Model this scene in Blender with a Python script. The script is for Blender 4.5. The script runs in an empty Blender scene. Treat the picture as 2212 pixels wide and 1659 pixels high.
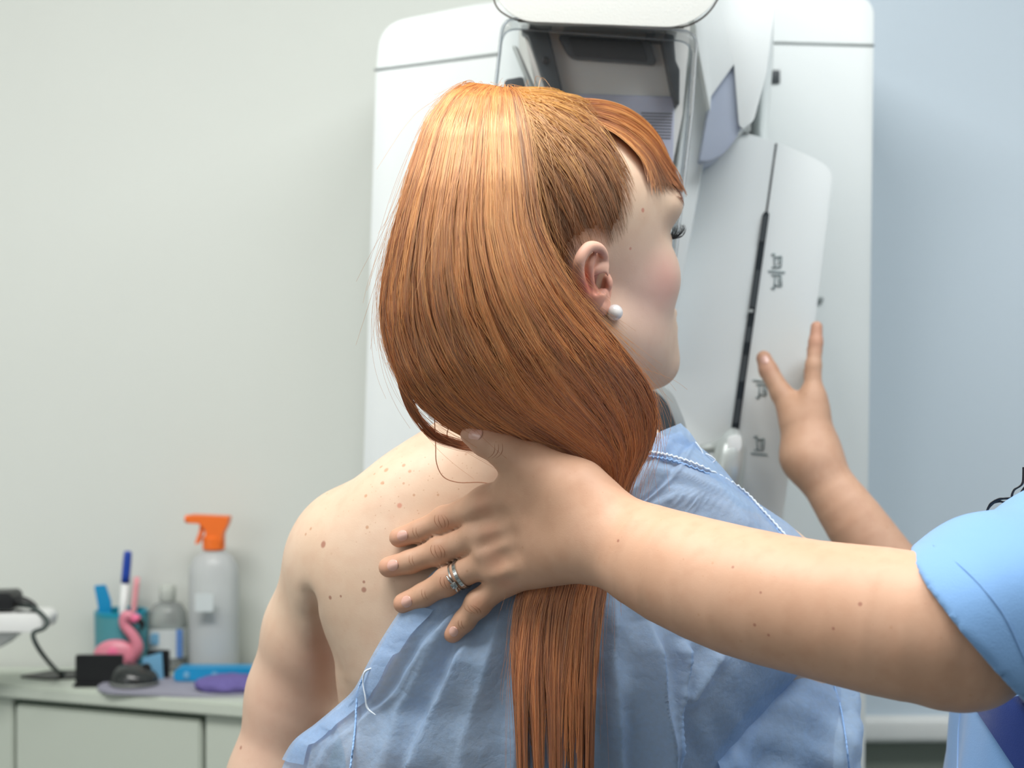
import bpy, bmesh, math, random
import numpy as np
from mathutils import Vector, Matrix

random.seed(7); RNG = np.random.default_rng(11)
scene = bpy.context.scene
COL = scene.collection

# ------------------------------------------------------------------ camera, world, light, exposure
F, CX, CY, CAMZ = 3300.0, 1106.0, 829.5, 1.35          # focal length in pixels of the 2212x1659 frame, camera height
cam_data = bpy.data.cameras.new('camera'); cam = bpy.data.objects.new('camera', cam_data); COL.objects.link(cam)
cam.location = (0, 0, CAMZ); cam.rotation_euler = (math.pi/2, 0, 0)
cam_data.sensor_width = 36.0; cam_data.lens = F/2212*36.0
cam_data.dof.use_dof = True; cam_data.dof.focus_distance = 1.13; cam_data.dof.aperture_fstop = 6.3
cam_data.clip_start = 0.02; cam_data.clip_end = 50
scene.camera = cam

world = bpy.data.worlds.new('world'); scene.world = world; world.use_nodes = True
bgn = world.node_tree.nodes['Background']
bgn.inputs[0].default_value = (0.93, 0.97, 1.0, 1); bgn.inputs[1].default_value = 0.21

def area(name, loc, rot, sx, sy, power, color=(1, 1, 1)):
    l = bpy.data.lights.new(name, 'AREA'); l.shape = 'RECTANGLE'; l.size = sx; l.size_y = sy
    l.energy = power; l.color = color
    o = bpy.data.objects.new(name, l); COL.objects.link(o); o.location = loc; o.rotation_euler = rot
    return o
area('ceiling_lamp_light', (-0.55, 0.75, 2.62), (0, 0, 0), 1.2, 0.6, 34, (1.0, 0.985, 0.955))
area('ceiling_lamp_light', (0.85, 0.75, 2.62), (0, 0, 0), 1.2, 0.6, 19, (0.97, 0.99, 1.0))
area('left_fill_light', (-2.0, -0.9, 1.8), (math.radians(68), 0, math.radians(-62)), 1.6, 1.5, 11, (0.97, 0.99, 1.0))  # soft fill added from the left; no window is built there

scene.view_settings.view_transform = 'Standard'; scene.view_settings.look = 'None'
scene.view_settings.exposure = 0.28; scene.view_settings.gamma = 1.0
scene.view_settings.use_curve_mapping = False
cy = scene.cycles
cy.max_bounces = 4; cy.diffuse_bounces = 3; cy.glossy_bounces = 3; cy.transmission_bounces = 4; cy.transparent_max_bounces = 12
cy.caustics_reflective = False; cy.caustics_refractive = False; cy.adaptive_threshold = 0.05

# ------------------------------------------------------------------ helpers
def W(x, y, d):
    """the place at distance d that the photograph shows at pixel x, y"""
    return np.array([(x-CX)/F*d, d, CAMZ-(y-CY)/F*d])
def px2m(n, d): return n/F*d
def S(r, g, b):
    f = lambda c: (c/255/12.92) if c <= 10.3 else ((c/255+0.055)/1.055)**2.4
    return (f(r), f(g), f(b), 1.0)

def obj(name, me, mat=None, parent=None, smooth=True):
    o = bpy.data.objects.new(name, me); COL.objects.link(o)
    if mat is not None:
        me.materials.clear(); me.materials.append(mat)
    if smooth and hasattr(me, 'polygons'):
        me.polygons.foreach_set('use_smooth', np.ones(len(me.polygons), dtype=bool)); me.update()
    if parent is not None: o.parent = parent
    return o
def tag(o, label=None, cat=None, group=None, kind=None):
    if label: o['label'] = label
    if cat: o['category'] = cat
    if group: o['group'] = group
    if kind: o['kind'] = kind
    return o
def empty(name, loc=(0, 0, 0)):
    o = bpy.data.objects.new(name, None); COL.objects.link(o); o.empty_display_size = 0.05
    o.location = loc; return o
def keep(o, parent):
    """parent without moving"""
    o.parent = parent; o.matrix_parent_inverse = Matrix.Translation(parent.location).inverted(); return o
def mesh_np(name, V, Q, T=None):
    me = bpy.data.meshes.new(name)
    V = np.asarray(V, dtype=np.float32)
    faces = [np.asarray(Q, dtype=np.int32).reshape(-1, 4)] if Q is not None and len(Q) else []
    nq = len(faces[0]) if faces else 0
    nt = len(T) if T is not None else 0
    me.vertices.add(len(V)); me.vertices.foreach_set('co', V.ravel())
    loops = np.concatenate(([faces[0].ravel()] if nq else []) + ([np.asarray(T, dtype=np.int32).ravel()] if nt else []))
    me.loops.add(len(loops)); me.loops.foreach_set('vertex_index', loops)
    starts = np.concatenate([np.arange(nq)*4, nq*4+np.arange(nt)*3]).astype(np.int32)
    me.polygons.add(nq+nt); me.polygons.foreach_set('loop_start', starts)
    me.update(calc_edges=True); me.validate()
    return me
def bm_mesh(bm, name):
    bmesh.ops.recalc_face_normals(bm, faces=bm.faces)
    me = bpy.data.meshes.new(name); bm.to_mesh(me); bm.free(); return me
def auto_smooth(o, deg=35):
    me = o.data; bm = bmesh.new(); bm.from_mesh(me); lim = math.radians(deg)
    for e in bm.edges:
        e.smooth = len(e.link_faces) == 2 and e.calc_face_angle(0) < lim
    bm.to_mesh(me); bm.free(); return o

def prism(name, pts, d0, d1, mat, parent=None, bevel=0.004, seg=3, d0s=None, taper=1.0):
    """outline of pixels at distance d0, real thickness back to d1 (parallel sides, not converging on the camera)"""
    bm = bmesh.new()
    fr = [bm.verts.new(W(x, y, d0 if d0s is None else d0s[i])) for i, (x, y) in enumerate(pts)]
    c = sum((v.co for v in fr), Vector())/len(fr)
    bk = []
    for v in fr:
        p = c+(v.co-c)*taper
        bk.append(bm.verts.new((p.x, v.co.y+(d1-d0), p.z)))
    bm.faces.new(fr); bm.faces.new(bk[::-1])
    n = len(fr)
    for i in range(n): bm.faces.new([fr[i], bk[i], bk[(i+1) % n], fr[(i+1) % n]])
    bmesh.ops.recalc_face_normals(bm, faces=bm.faces)
    if bevel > 0:
        bmesh.ops.bevel(bm, geom=list(bm.edges), offset=bevel, segments=seg, profile=0.5, affect='EDGES', clamp_overlap=True)
    o = obj(name, bm_mesh(bm, name), mat, parent); return auto_smooth(o, 40)
def round_poly(pts, r, n=6):
    """corners of a pixel outline rounded with radius r (a number or one per corner)"""
    out = []; m = len(pts)
    for i in range(m):
        p0, p1, p2 = [np.array(pts[(i+k) % m], float) for k in (-1, 0, 1)]
        rr = r[i] if hasattr(r, '__len__') else r
        a = p0-p1; b = p2-p1; la = np.linalg.norm(a); lb = np.linalg.norm(b)
        k = min(rr, la*0.48, lb*0.48)
        if k < 0.5: out.append(tuple(p1)); continue
        A = p1+a/la*k; B = p1+b/lb*k
        for j in range(n+1):
            t = j/n; out.append(tuple((1-t)**2*A+2*t*(1-t)*p1+t*t*B))
    return out
def box(name, lo, hi, mat, parent=None, bevel=0.003, seg=2):
    bm = bmesh.new(); bmesh.ops.create_cube(bm, size=1)
    for v in bm.verts:
        v.co = Vector([(lo[i]+hi[i])/2+v.co[i]*(hi[i]-lo[i]) for i in range(3)])
    if bevel: bmesh.ops.bevel(bm, geom=list(bm.edges), offset=bevel, segments=seg, profile=0.5, affect='EDGES', clamp_overlap=True)
    return auto_smooth(obj(name, bm_mesh(bm, name), mat, parent), 40)
def lathe(name, prof, mat, parent=None, loc=(0, 0, 0), n=32, sx=1.0, sy=1.0, cap=True):
    V = []; Q = []
    for (r, z) in prof:
        for i in range(n):
            a = 2*math.pi*i/n; V.append((loc[0]+r*math.cos(a)*sx, loc[1]+r*math.sin(a)*sy, loc[2]+z))
    m = len(prof)
    for j in range(m-1):
        for i in range(n): Q.append((j*n+i, j*n+(i+1) % n, (j+1)*n+(i+1) % n, (j+1)*n+i))
    bm = bmesh.new(); vs = [bm.verts.new(v) for v in V]
    for q in Q: bm.faces.new([vs[k] for k in q])
    if cap: bm.faces.new([vs[i] for i in range(n)][::-1]); bm.faces.new([vs[(m-1)*n+i] for i in range(n)])
    return auto_smooth(obj(name, bm_mesh(bm, name), mat, parent), 40)
def spline(pts, n):
    """Catmull-Rom through the points (any dimension), n samples"""
    P = np.asarray(pts, float); P = np.vstack([2*P[0]-P[1], P, 2*P[-1]-P[-2]])
    m = len(P)-3; u = np.linspace(0, m, n); i = np.clip(u.astype(int), 0, m-1); t = (u-i)[:, None]
    a, b, c, d = P[i], P[i+1], P[i+2], P[i+3]
    return 0.5*((2*b)+(c-a)*t+(2*a-5*b+4*c-d)*t*t+(3*b-a-3*c+d)*t**3)
def tube(name, pts, r, mat, parent=None, n=24, sides=8, smooth_path=True, closed=False):
    P = spline(pts, n) if smooth_path else np.asarray(pts, float)
    n = len(P); R = np.interp(np.linspace(0, 1, n), np.linspace(0, 1, len(r)), r) if hasattr(r, '__len__') else np.full(n, r)
    T = np.gradient(P, axis=0); T /= np.linalg.norm(T, axis=1)[:, None]+1e-12
    up = np.array([0.13, -0.97, 0.2]); N = np.cross(T, up); N /= np.linalg.norm(N, axis=1)[:, None]+1e-9; B = np.cross(T, N)
    a = np.linspace(0, 2*math.pi, sides, endpoint=False)
    V = (P[:, None]+R[:, None, None]*(np.cos(a)[None, :, None]*N[:, None]+np.sin(a)[None, :, None]*B[:, None])).reshape(-1, 3)
    bm = bmesh.new(); vs = [bm.verts.new(v) for v in V]
    for j in range(n-1):
        for i in range(sides): bm.faces.new([vs[j*sides+i], vs[j*sides+(i+1) % sides], vs[(j+1)*sides+(i+1) % sides], vs[(j+1)*sides+i]])
    bm.faces.new(vs[:sides][::-1]); bm.faces.new(vs[-sides:])
    return obj(name, bm_mesh(bm, name), mat, parent)
def strands(name, P, rad, mat, parent=None, rnd=None):
    """P (n, k, 3) -> one hair object of n strands; rad (k,) or (n,k)"""
    n, k, _ = P.shape
    hc = bpy.data.hair_curves.new(name); hc.add_curves([k]*n)
    hc.attributes['position'].data.foreach_set('vector', P.astype(np.float32).ravel())
    ra = hc.attributes.get('radius') or hc.attributes.new('radius', 'FLOAT', 'POINT')
    ra.data.foreach_set('value', np.broadcast_to(rad, (n, k)).astype(np.float32).ravel())
    if rnd is not None:
        at = hc.attributes.new('tone', 'FLOAT', 'POINT')
        at.data.foreach_set('value', np.broadcast_to(rnd, (n, k)).astype(np.float32).ravel())
    hc.materials.append(mat)
    o = bpy.data.objects.new(name, hc); COL.objects.link(o)
    if parent is not None: o.parent = parent
    return o

# ------------------------------------------------------------------ materials
class N:
    def __init__(s, name):
        s.m = bpy.data.materials.new(name); s.m.use_nodes = True; s.t = s.m.node_tree; s.t.nodes.clear()
        s.out = s.t.nodes.new('ShaderNodeOutputMaterial')
    def n(s, typ, ins=None, **kw):
        k = s.t.nodes.new('ShaderNode'+typ)
        for a, b in kw.items(): setattr(k, a, b)
        for a, b in (ins or {}).items(): s.put(k.inputs[a], b)
        return k
    def put(s, sock, v):
        if hasattr(v, 'is_output') or isinstance(v, bpy.types.NodeSocket): s.t.links.new(v, sock)
        else: sock.default_value = v
    def mix(s, f, a, b, mode='MIX'):
        k = s.n('Mix', data_type='RGBA', blend_type=mode)
        s.put(k.inputs[0], f); s.put(k.inputs[6], a); s.put(k.inputs[7], b); return k.outputs[2]
    def math(s, op, a, b=0.0, c=0.0, clamp=False):
        k = s.n('Math', operation=op, use_clamp=clamp); s.put(k.inputs[0], a); s.put(k.inputs[1], b); s.put(k.inputs[2], c); return k.outputs[0]
    def ramp(s, f, stops):
        k = s.n('ValToRGB'); s.put(k.inputs[0], f); e = k.color_ramp.elements
        while len(e) < len(stops): e.new(0.5)
        for i, (p, c) in enumerate(stops): e[i].position = p; e[i].color = c
        return k.outputs[0]
    def noise(s, scale, detail=3, co=None, rough=0.5):
        k = s.n('TexNoise', {'Scale': scale, 'Detail': detail, 'Roughness': rough})
        s.put(k.inputs['Vector'], co if co is not None else s.obj()); return k.outputs['Fac']
    def obj(s):
        if not hasattr(s, '_o'): s._o = s.n('TexCoord').outputs['Object']
        return s._o
    def bump(s, h, strength=0.2, dist=0.001):
        return s.n('Bump', {'Height': h, 'Strength': strength, 'Distance': dist}).outputs['Normal']
    def done(s, sh): s.t.links.new(sh, s.out.inputs[0]); return s.m
def plain(name, col, rough=0.5, spec=0.5, metal=0.0, grain=0.03, scale=60, bump=0.0, coat=0.0):
    k = N(name); nz = k.noise(scale, 3)
    c2 = tuple(max(0, c*(1-grain*2)) for c in col[:3])+(1,)
    b = k.n('BsdfPrincipled', {'Base Color': k.mix(nz, col, c2), 'Roughness': rough, 'Specular IOR Level': spec, 'Metallic': metal, 'Coat Weight': coat})
    if bump: k.put(b.inputs['Normal'], k.bump(nz, bump, 0.001))
    return k.done(b.outputs[0])

M = {}
M['wall'] = plain('wall_paint', S(222, 226, 220), 0.75, 0.3, grain=0.012, scale=9, bump=0.05)
M['ceiling'] = plain('ceiling_paint', S(236, 236, 232), 0.8, 0.2, grain=0.01, scale=8)
M['floor'] = plain('vinyl_floor', S(112, 120, 120), 0.4, 0.4, grain=0.05, scale=40)
M['machine'] = plain('machine_white', S(234, 240, 240), 0.38, 0.45, grain=0.006, scale=30)
M['machine_tex'] = plain('textured_white', S(212, 215, 211), 0.5, 0.4, grain=0.015, scale=450, bump=0.25)
M['seam'] = plain('seam_grey', S(150, 158, 158), 0.6, 0.3)
M['dark'] = plain('dark_plastic', S(38, 46, 52), 0.35, 0.5, grain=0.08)
M['black'] = plain('black_plastic', S(22, 24, 26), 0.4, 0.5, grain=0.1)
M['charcoal'] = plain('charcoal_metal', S(74, 80, 84), 0.4, 0.5, grain=0.06)
M['bluegrey'] = plain('blue_grey_panel', S(176, 186, 204), 0.45, 0.4, grain=0.02)
M['housing'] = plain('pale_housing', S(244, 243, 238), 0.5, 0.4, grain=0.02, scale=500)
M['lavender'] = plain('lavender_grey_panel', S(204, 207, 226), 0.5, 0.35, grain=0.03, scale=600)
M['print'] = plain('grey_print', S(140, 156, 158), 0.6, 0.2)
M['silver'] = plain('silver_plastic', S(196, 202, 200), 0.3, 0.5, metal=0.35, grain=0.02)
M['rim'] = plain('brown_gasket', S(128, 122, 116), 0.6, 0.3)
M['blind'] = plain('roller_blind', S(214, 228, 239), 0.8, 0.2, grain=0.015, scale=300)
M['under'] = plain('olive_grey_wall', S(150, 158, 148), 0.8, 0.2, grain=0.02, scale=12)
M['white'] = plain('white_enamel', S(238, 240, 238), 0.4, 0.4, grain=0.01)
M['cabinet'] = plain('cabinet_grey_white', S(200, 208, 196), 0.5, 0.35, grain=0.012, scale=14)
M['gap'] = plain('door_gap_green', S(74, 92, 78), 0.7, 0.2)
def glassy(name, col, fac, rough=0.03, spec=0.6):
    """thin clear sheet: mostly see-through, mirrors at grazing angles"""
    k = N(name); fr = k.n('Fresnel', {'IOR': 1.5}).outputs[0]
    tr = k.n('BsdfTransparent', {'Color': col}); gl = k.n('BsdfGlossy', {'Roughness': rough}); df = k.n('BsdfDiffuse', {'Color': (0.85, 0.88, 0.9, 1)})
    m1 = k.n('MixShader', {0: fac}); k.t.links.new(tr.outputs[0], m1.inputs[1]); k.t.links.new(df.outputs[0], m1.inputs[2])
    m2 = k.n('MixShader', {0: k.math('MULTIPLY', fr, spec)}); k.t.links.new(m1.outputs[0], m2.inputs[1]); k.t.links.new(gl.outputs[0], m2.inputs[2])
    return k.done(m2.outputs[0])
M['acrylic'] = glassy('clear_acrylic', (0.95, 0.97, 0.98, 1), 0.012, 0.04, 0.6)
M['acrylic_edge'] = glassy('acrylic_edge', (0.80, 0.87, 0.92, 1), 0.30, 0.08, 1.0)
M['clear_pet'] = glassy('clear_bottle_plastic', (0.82, 0.86, 0.83, 1), 0.22, 0.1)
M['frosted'] = glassy('milky_bottle_plastic', (0.86, 0.88, 0.84, 1), 0.55, 0.3)
M['orange'] = plain('orange_plastic', S(255, 122, 40), 0.4, 0.5, grain=0.04)
M['teal'] = plain('teal_ceramic', S(24, 150, 176), 0.3, 0.5, grain=0.05)
M['glitter'] = plain('teal_glitter', S(96, 178, 190), 0.4, 0.5, grain=0.25, scale=900, bump=0.3)
M['pink'] = plain('pink_ceramic', S(232, 142, 160), 0.35, 0.5, grain=0.06)
M['hotpink'] = plain('hot_pink', S(246, 120, 160), 0.4, 0.5)
M['bluepen'] = plain('blue_pen_cap', S(36, 74, 176), 0.35, 0.5)
M['skyblue'] = plain('sky_blue_plastic', S(22, 150, 205), 0.4, 0.5, grain=0.04)
M['lilac'] = plain('lilac_foam', S(122, 112, 176), 0.9, 0.1, grain=0.2, scale=300, bump=0.4)
M['pad'] = plain('grey_lilac_mat', S(158, 158, 172), 0.7, 0.2, grain=0.04, scale=200)
M['mouse'] = plain('black_mouse', S(44, 48, 48), 0.25, 0.6, grain=0.1)
M['mousegrey'] = plain('grey_mouse_side', S(120, 124, 120), 0.4, 0.5)
M['cable'] = plain('dark_cable', S(66, 76, 74), 0.5, 0.4)
M['paperblue'] = plain('pale_blue_card', S(120, 176, 210), 0.7, 0.2)
M['label'] = plain('bottle_label', S(214, 222, 222), 0.6, 0.3)
M['labelblue'] = plain('bottle_label_blue', S(96, 140, 204), 0.6, 0.3)
# ------------------------------------------------------------------ the room
def mv(o, loc=None, rot=None):
    if loc is not None: o.location = loc
    if rot is not None: o.rotation_euler = rot
    return o
def struct(o): o['kind'] = 'structure'; return o
struct(box('floor', (-2.4, -1.6, -0.05), (2.4, 2.45, 0.0), M['floor'], bevel=0))
struct(box('ceiling', (-2.4, -1.6, 2.65), (2.4, 2.45, 2.75), M['ceiling'], bevel=0))
struct(box('wall_back', (-2.4, 2.31, 0.0), (2.4, 2.45, 2.65), M['wall'], bevel=0))
struct(box('wall_left', (-2.55, -1.6, 0.0), (-2.4, 2.45, 2.65), M['wall'], bevel=0))
struct(box('wall_right', (2.4, -1.6, 0.0), (2.55, 2.45, 2.65), M['wall'], bevel=0))
struct(box('baseboard_back', (-2.4, 2.297, 0.0), (2.4, 2.31, 0.09), M['white'], bevel=0.003))

# roller blind on the back wall, right of the machine
bl = empty('roller_blind', W(2080, 1575, 2.27))
tag(bl, 'pale blue roller blind with a white bottom bar behind the machine', 'blind')
x0 = 0.485; x1 = W(2900, 0, 2.27)[0]; zb = W(0, 1550, 2.27)[2]; zh = W(0, 1603, 2.27)[2]
keep(box('blind_fabric', (x0, 2.269, zb), (x1, 2.272, 2.45), M['blind'], bevel=0), bl)
keep(box('bottom_bar', (x0, 2.255, zh), (x1, 2.285, zb+0.004), M['white'], bevel=0.012, seg=4), bl)
keep(mv(lathe('roller_tube', [(0.03, 0), (0.03, x1-x0)], M['white'], None, n=20), (x0, 2.275, 2.47), (0, math.pi/2, 0)), bl)
struct(box('under_blind_panel', (x0+0.03, 2.296, 0.35), (x1-0.03, 2.308, 2.3), M['under'], bevel=0.003))  # plain olive grey panel added behind the blind, not a window

# ------------------------------------------------------------------ mammography machine
mc = empty('mammography_machine', W(1340, 3100, 2.05)); mc.location.z = 0
tag(mc, 'large white mammography machine with a clear face shield and tilted arm', 'medical machine')
def mp(o): return keep(o, mc)
DP = 1.98
colpts = round_poly([(812, 165), (822, 52), (1085, -2), (1840, -22), (1888, 8), (1887, 96), (1868, 1659), (1850, 3044), (738, 3044), (786, 1000)],
                    [4, 70, 90, 60, 40, 4, 4, 20, 20, 4])
mp(prism('column_panel', colpts, DP, DP+0.27, M['machine'], bevel=0.012, seg=4))
for a, b in (((808, 151), (1080, 116)), ((1666, 92), (1888, 98))):
    mp(tube('panel_seam', [W(*a, DP-0.0005), W(*b, DP-0.0005)], 0.0017, M['seam'], n=2, sides=6))
mp(prism('indicator', [(1661, 151), (1685, 151), (1685, 180), (1661, 180)], DP-0.003, DP+0.004, M['charcoal'], bevel=0.001))
mp(prism('button', round_poly([(1760, 643), (1779, 642), (1779, 651), (1760, 652)], 3), DP-0.006, DP+0.004, M['seam'], bevel=0.001))
# the arm that carries the tube head
mp(prism('arm', round_poly([(1470, -220), (1672, -220), (1672, 30), (1655, 160), (1628, 262), (1604, 278), (1597, 268), (1586, 138), (1536, 208), (1534, 240), (1507, 95)],
                           [40, 30, 30, 10, 10, 8, 3, 4, 4, 4, 4]), 1.60, 1.99, M['machine'], bevel=0.008))
mp(prism('arm_foot', round_poly([(1587, 136), (1594, 200), (1600, 274), (1590, 300), (1562, 334), (1528, 348), (1512, 346), (1520, 300), (1533, 225), (1536, 205)],
                                [2, 2, 6, 18, 20, 14, 4, 4, 4, 4]), 1.606, 1.9, M['bluegrey'], bevel=0.005))
mp(prism('arm_edge', [(1656, 20), (1672, 10), (1672, 120), (1660, 280), (1650, 400), (1640, 280), (1648, 160)], 1.75, 1.98, M['machine'], bevel=0.004))
mp(prism('arm_joint', round_poly([(1590, 262), (1622, 262), (1622, 284), (1590, 286)], 5), 1.68, 1.8, M['silver'], bevel=0.004))
# tube head
mp(prism('tube_head', round_poly([(1050, -330), (1580, -330), (1556, 0), (1480, 60), (1118, 46), (1062, -10)], [60, 60, 60, 62, 62, 40], 8),
         1.42, 1.545, M['machine_tex'], bevel=0.02, seg=5, taper=0.72))
gl = round_poly([(1058, -40), (1072, 18), (1116, 44), (1482, 58), (1530, 30), (1560, -20)], [0, 20, 34, 40, 30, 0], 6)
mp(prism('tube_block', [(1090, -420), (1560, -420), (1560, -130), (1090, -130)], 1.545, 1.9, M['machine'], bevel=0.02))
mp(tube('gasket', [W(x, y+2, 1.437) for x, y in gl], 0.0009, M['rim'], n=70, sides=6))
# underside of the tube head, seen through the shield
mp(prism('housing', round_poly([(1120, 30), (1492, 50), (1474, 250), (1440, 420), (1230, 420), (1160, 180)], 8), 1.505, 1.7, M['housing'], bevel=0.006))
win = mp(prism('collimator_frame', round_poly([(1204, 74), (1404, 86), (1420, 138), (1232, 124)], [12, 12, 10, 18], 6), 1.494, 1.52, M['charcoal'], bevel=0.004))
prism('collimator_window', round_poly([(1228, 80), (1388, 89), (1400, 132), (1240, 119)], 6, 5), 1.4905, 1.5, M['black'], bevel=0.001).parent = win
for pts in ([(1126, 52), (1186, 56), (1186, 70), (1217, 200), (1240, 300), (1206, 300), (1183, 200), (1140, 74), (1127, 66)],
            [(1397, 66), (1456, 74), (1460, 130), (1469, 150), (1468, 226), (1460, 226), (1453, 200), (1430, 86), (1398, 84)]):
    mp(prism('bracket', pts, 1.485, 1.51, M['charcoal'], bevel=0.002))
bo = mp(lathe('bolt', [(0.0035, 0), (0.0035, 0.003), (0.002, 0.004)], M['black'], n=12)); bo.rotation_euler = (math.pi/2, 0, 0); bo.location = Vector(W(1178, 131, 1.484))
lab = mp(prism('lavender_panel', [(1180, 200), (1458, 208), (1452, 440), (1225, 440)], 1.499, 1.515, M['lavender'], bevel=0.002))
for i in range(9):
    y = 243+i*6.6
    mp(prism('label_line', [(1385+i*2, y), (1453-i*0.5, y+2), (1453-i*0.5, y+4), (1385+i*2, y+2)], 1.4985, 1.502, M['charcoal'], bevel=0))
mp(prism('side_rail', [(1106, 95), (1118, 100), (1160, 196), (1172, 240), (1160, 240), (1146, 196)], 1.50, 1.52, M['silver'], bevel=0.002))
mp(prism('shield_reflection', round_poly([(1090, 172), (1130, 165), (1150, 240), (1090, 260)], 8), 1.51, 1.54, M['charcoal'], bevel=0.003))  # dark solid standing in for a reflection in the shield
# clear face shield: a tray of acrylic, front sheet and turned sides
def shield():
    out = round_poly([(1052, 640), (1068, 200), (1086, 38), (1507, 68), (1496, 240), (1450, 640)], [4, 4, 34, 34, 4, 4], 8)
    bm = bmesh.new()
    rows = []
    c = np.mean(out, axis=0)
    for d, s in ((1.475, 1.0), (1.442, 1.0), (1.434, 0.993), (1.432, 0.98)):
        rows.append([bm.verts.new(W(*(c+(np.array(p)-c)*s), 1.432)+np.array([0, d-1.432, 0])) for p in out])
    n = len(out)
    for a, b in zip(rows, rows[1:]):
        for i in range(n):
            if i == n-1: continue
            bm.faces.new([a[i], a[i+1], b[i+1], b[i]])
    bm.faces.new(rows[-1])
    o = mp(auto_smooth(obj('face_shield', bm_mesh(bm, 'face_shield'), M['acrylic']), 50))
    o['label'] = 'clear acrylic face shield'
    e1 = [W(*p, 1.4325) for p in out]
    mp(tube('shield_edge', e1, 0.0012, M['acrylic_edge'], n=len(e1), sides=6, smooth_path=False))
    e2 = [W(*(np.array(p)), 1.432)+np.array([0, 0.043, 0]) for p in out]
    mp(tube('shield_edge', e2, 0.0009, M['acrylic_edge'], n=len(e2), sides=6, smooth_path=False))
shield()
# white plate between shield and stand
mp(prism('white_plate', [(1500, 90), (1508, 96), (1536, 232), (1516, 380), (1440, 800), (1400, 800)], 1.63, 1.70, M['machine'], bevel=0.003))
# breast support stand: tilted white housing with a black slot
st = round_poly([(1440, 300), (1600, 283), (1680, 308), (1768, 346), (1800, 372), (1760, 700), (1704, 1020), (1660, 1360), (1380, 1360)], [10, 50, 40, 20, 26, 4, 4, 40, 20], 6)
mp(prism('support_housing', st, 1.685, 1.94, M['machine'], bevel=0.014, seg=5))
mp(tube('housing_seam', [W(1677, 310, 1.6845), W(1656, 458, 1.6845)], 0.0011, M['dark'], n=2, sides=6))
slot = [(1648, 462), (1656, 454), (1662, 462), (1596, 928), (1580, 928)]
mp(prism('scale_slot', round_poly(slot, 3), 1.682, 1.70, M['dark'], bevel=0.001))
for k, (t0, t1) in enumerate(((0.02, 0.14), (0.27, 0.44), (0.53, 0.60), (0.66, 0.78), (0.86, 0.97))):
    q = lambda t, o: (1655-67*t+o, 456+472*t)
    mp(prism('scale_segment', [q(t0, -5), q(t0, 5), q(t1, 6), q(t1, -6)], 1.6805, 1.684, M['charcoal'], bevel=0.0))
mp(prism('scale_mark', round_poly([(1617, 668), (1628, 668), (1627, 675), (1616, 675)], 3), 1.680, 1.684, M['silver'], bevel=0.0005))
for (x, y, s) in ((1678, 586, -1), (1645, 822, -1), (1640, 980, 1)):          # scale marks and their vertical pictograms
    mp(prism('position_mark', [(x-18, y-2), (x+18, y+1), (x+18, y+4), (x-18, y+1)], 1.6838, 1.687, M['print'], bevel=0))
    for (ax, ay, bx, by) in ((-12, 8, 10, 9), (10, 9, 12, 32), (12, 32, -4, 30), (-4, 10, -6, 36), (-13, 36, -4, 38), (4, 14, 6, 28)):
        for sg in ((s,) if y > 700 else (-1, 1)):
            a = np.array((x+ax*0.9, y-sg*ay*-1 if sg < 0 else y-ay)); b = np.array((x+bx*0.9, y+by if sg < 0 else y-by))
            a[1] = y+ay if sg < 0 else y-ay
            mp(tube('pictogram_line', [W(*a, 1.684), W(*b, 1.684)], 0.0007, M['print'], n=2, sides=5))
# knob on the slot and dark paddle
kn = [(1588, 938), (1576, 975), (1566, 1030)]
mp(tube('handle_knob', [W(1584, 936, 1.66), W(1580, 965, 1.645), W(1573, 1010, 1.64), W(1570, 1060, 1.645), W(1570, 1100, 1.65)],
        [0.008, 0.0165, 0.0185, 0.017, 0.012], M['silver'], n=24, sides=20))
mp(tube('knob_bar', [W(1515, 970, 1.66), W(1540, 966, 1.655), W(1578, 960, 1.65)], [0.005, 0.0065, 0.013], M['silver'], n=14, sides=14))
mp(prism('knob_face', round_poly([(1572, 944), (1601, 938), (1603, 968), (1590, 984), (1573, 975)], 10), 1.6265, 1.65, M['white'], bevel=0.004))
mp(prism('paddle', round_poly([(1330, 826), (1412, 822), (1452, 845), (1482, 915), (1492, 1000), (1330, 1000)], [5, 30, 30, 20, 10, 5], 8), 1.46, 1.50, M['silver'], bevel=0.008, seg=4))
mp(prism('paddle_pad', round_poly([(1330, 840), (1405, 838), (1438, 862), (1462, 920), (1470, 1000), (1330, 1000)], [5, 28, 26, 20, 10, 5], 8), 1.45, 1.47, M['charcoal'], bevel=0.008, seg=4))

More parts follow.
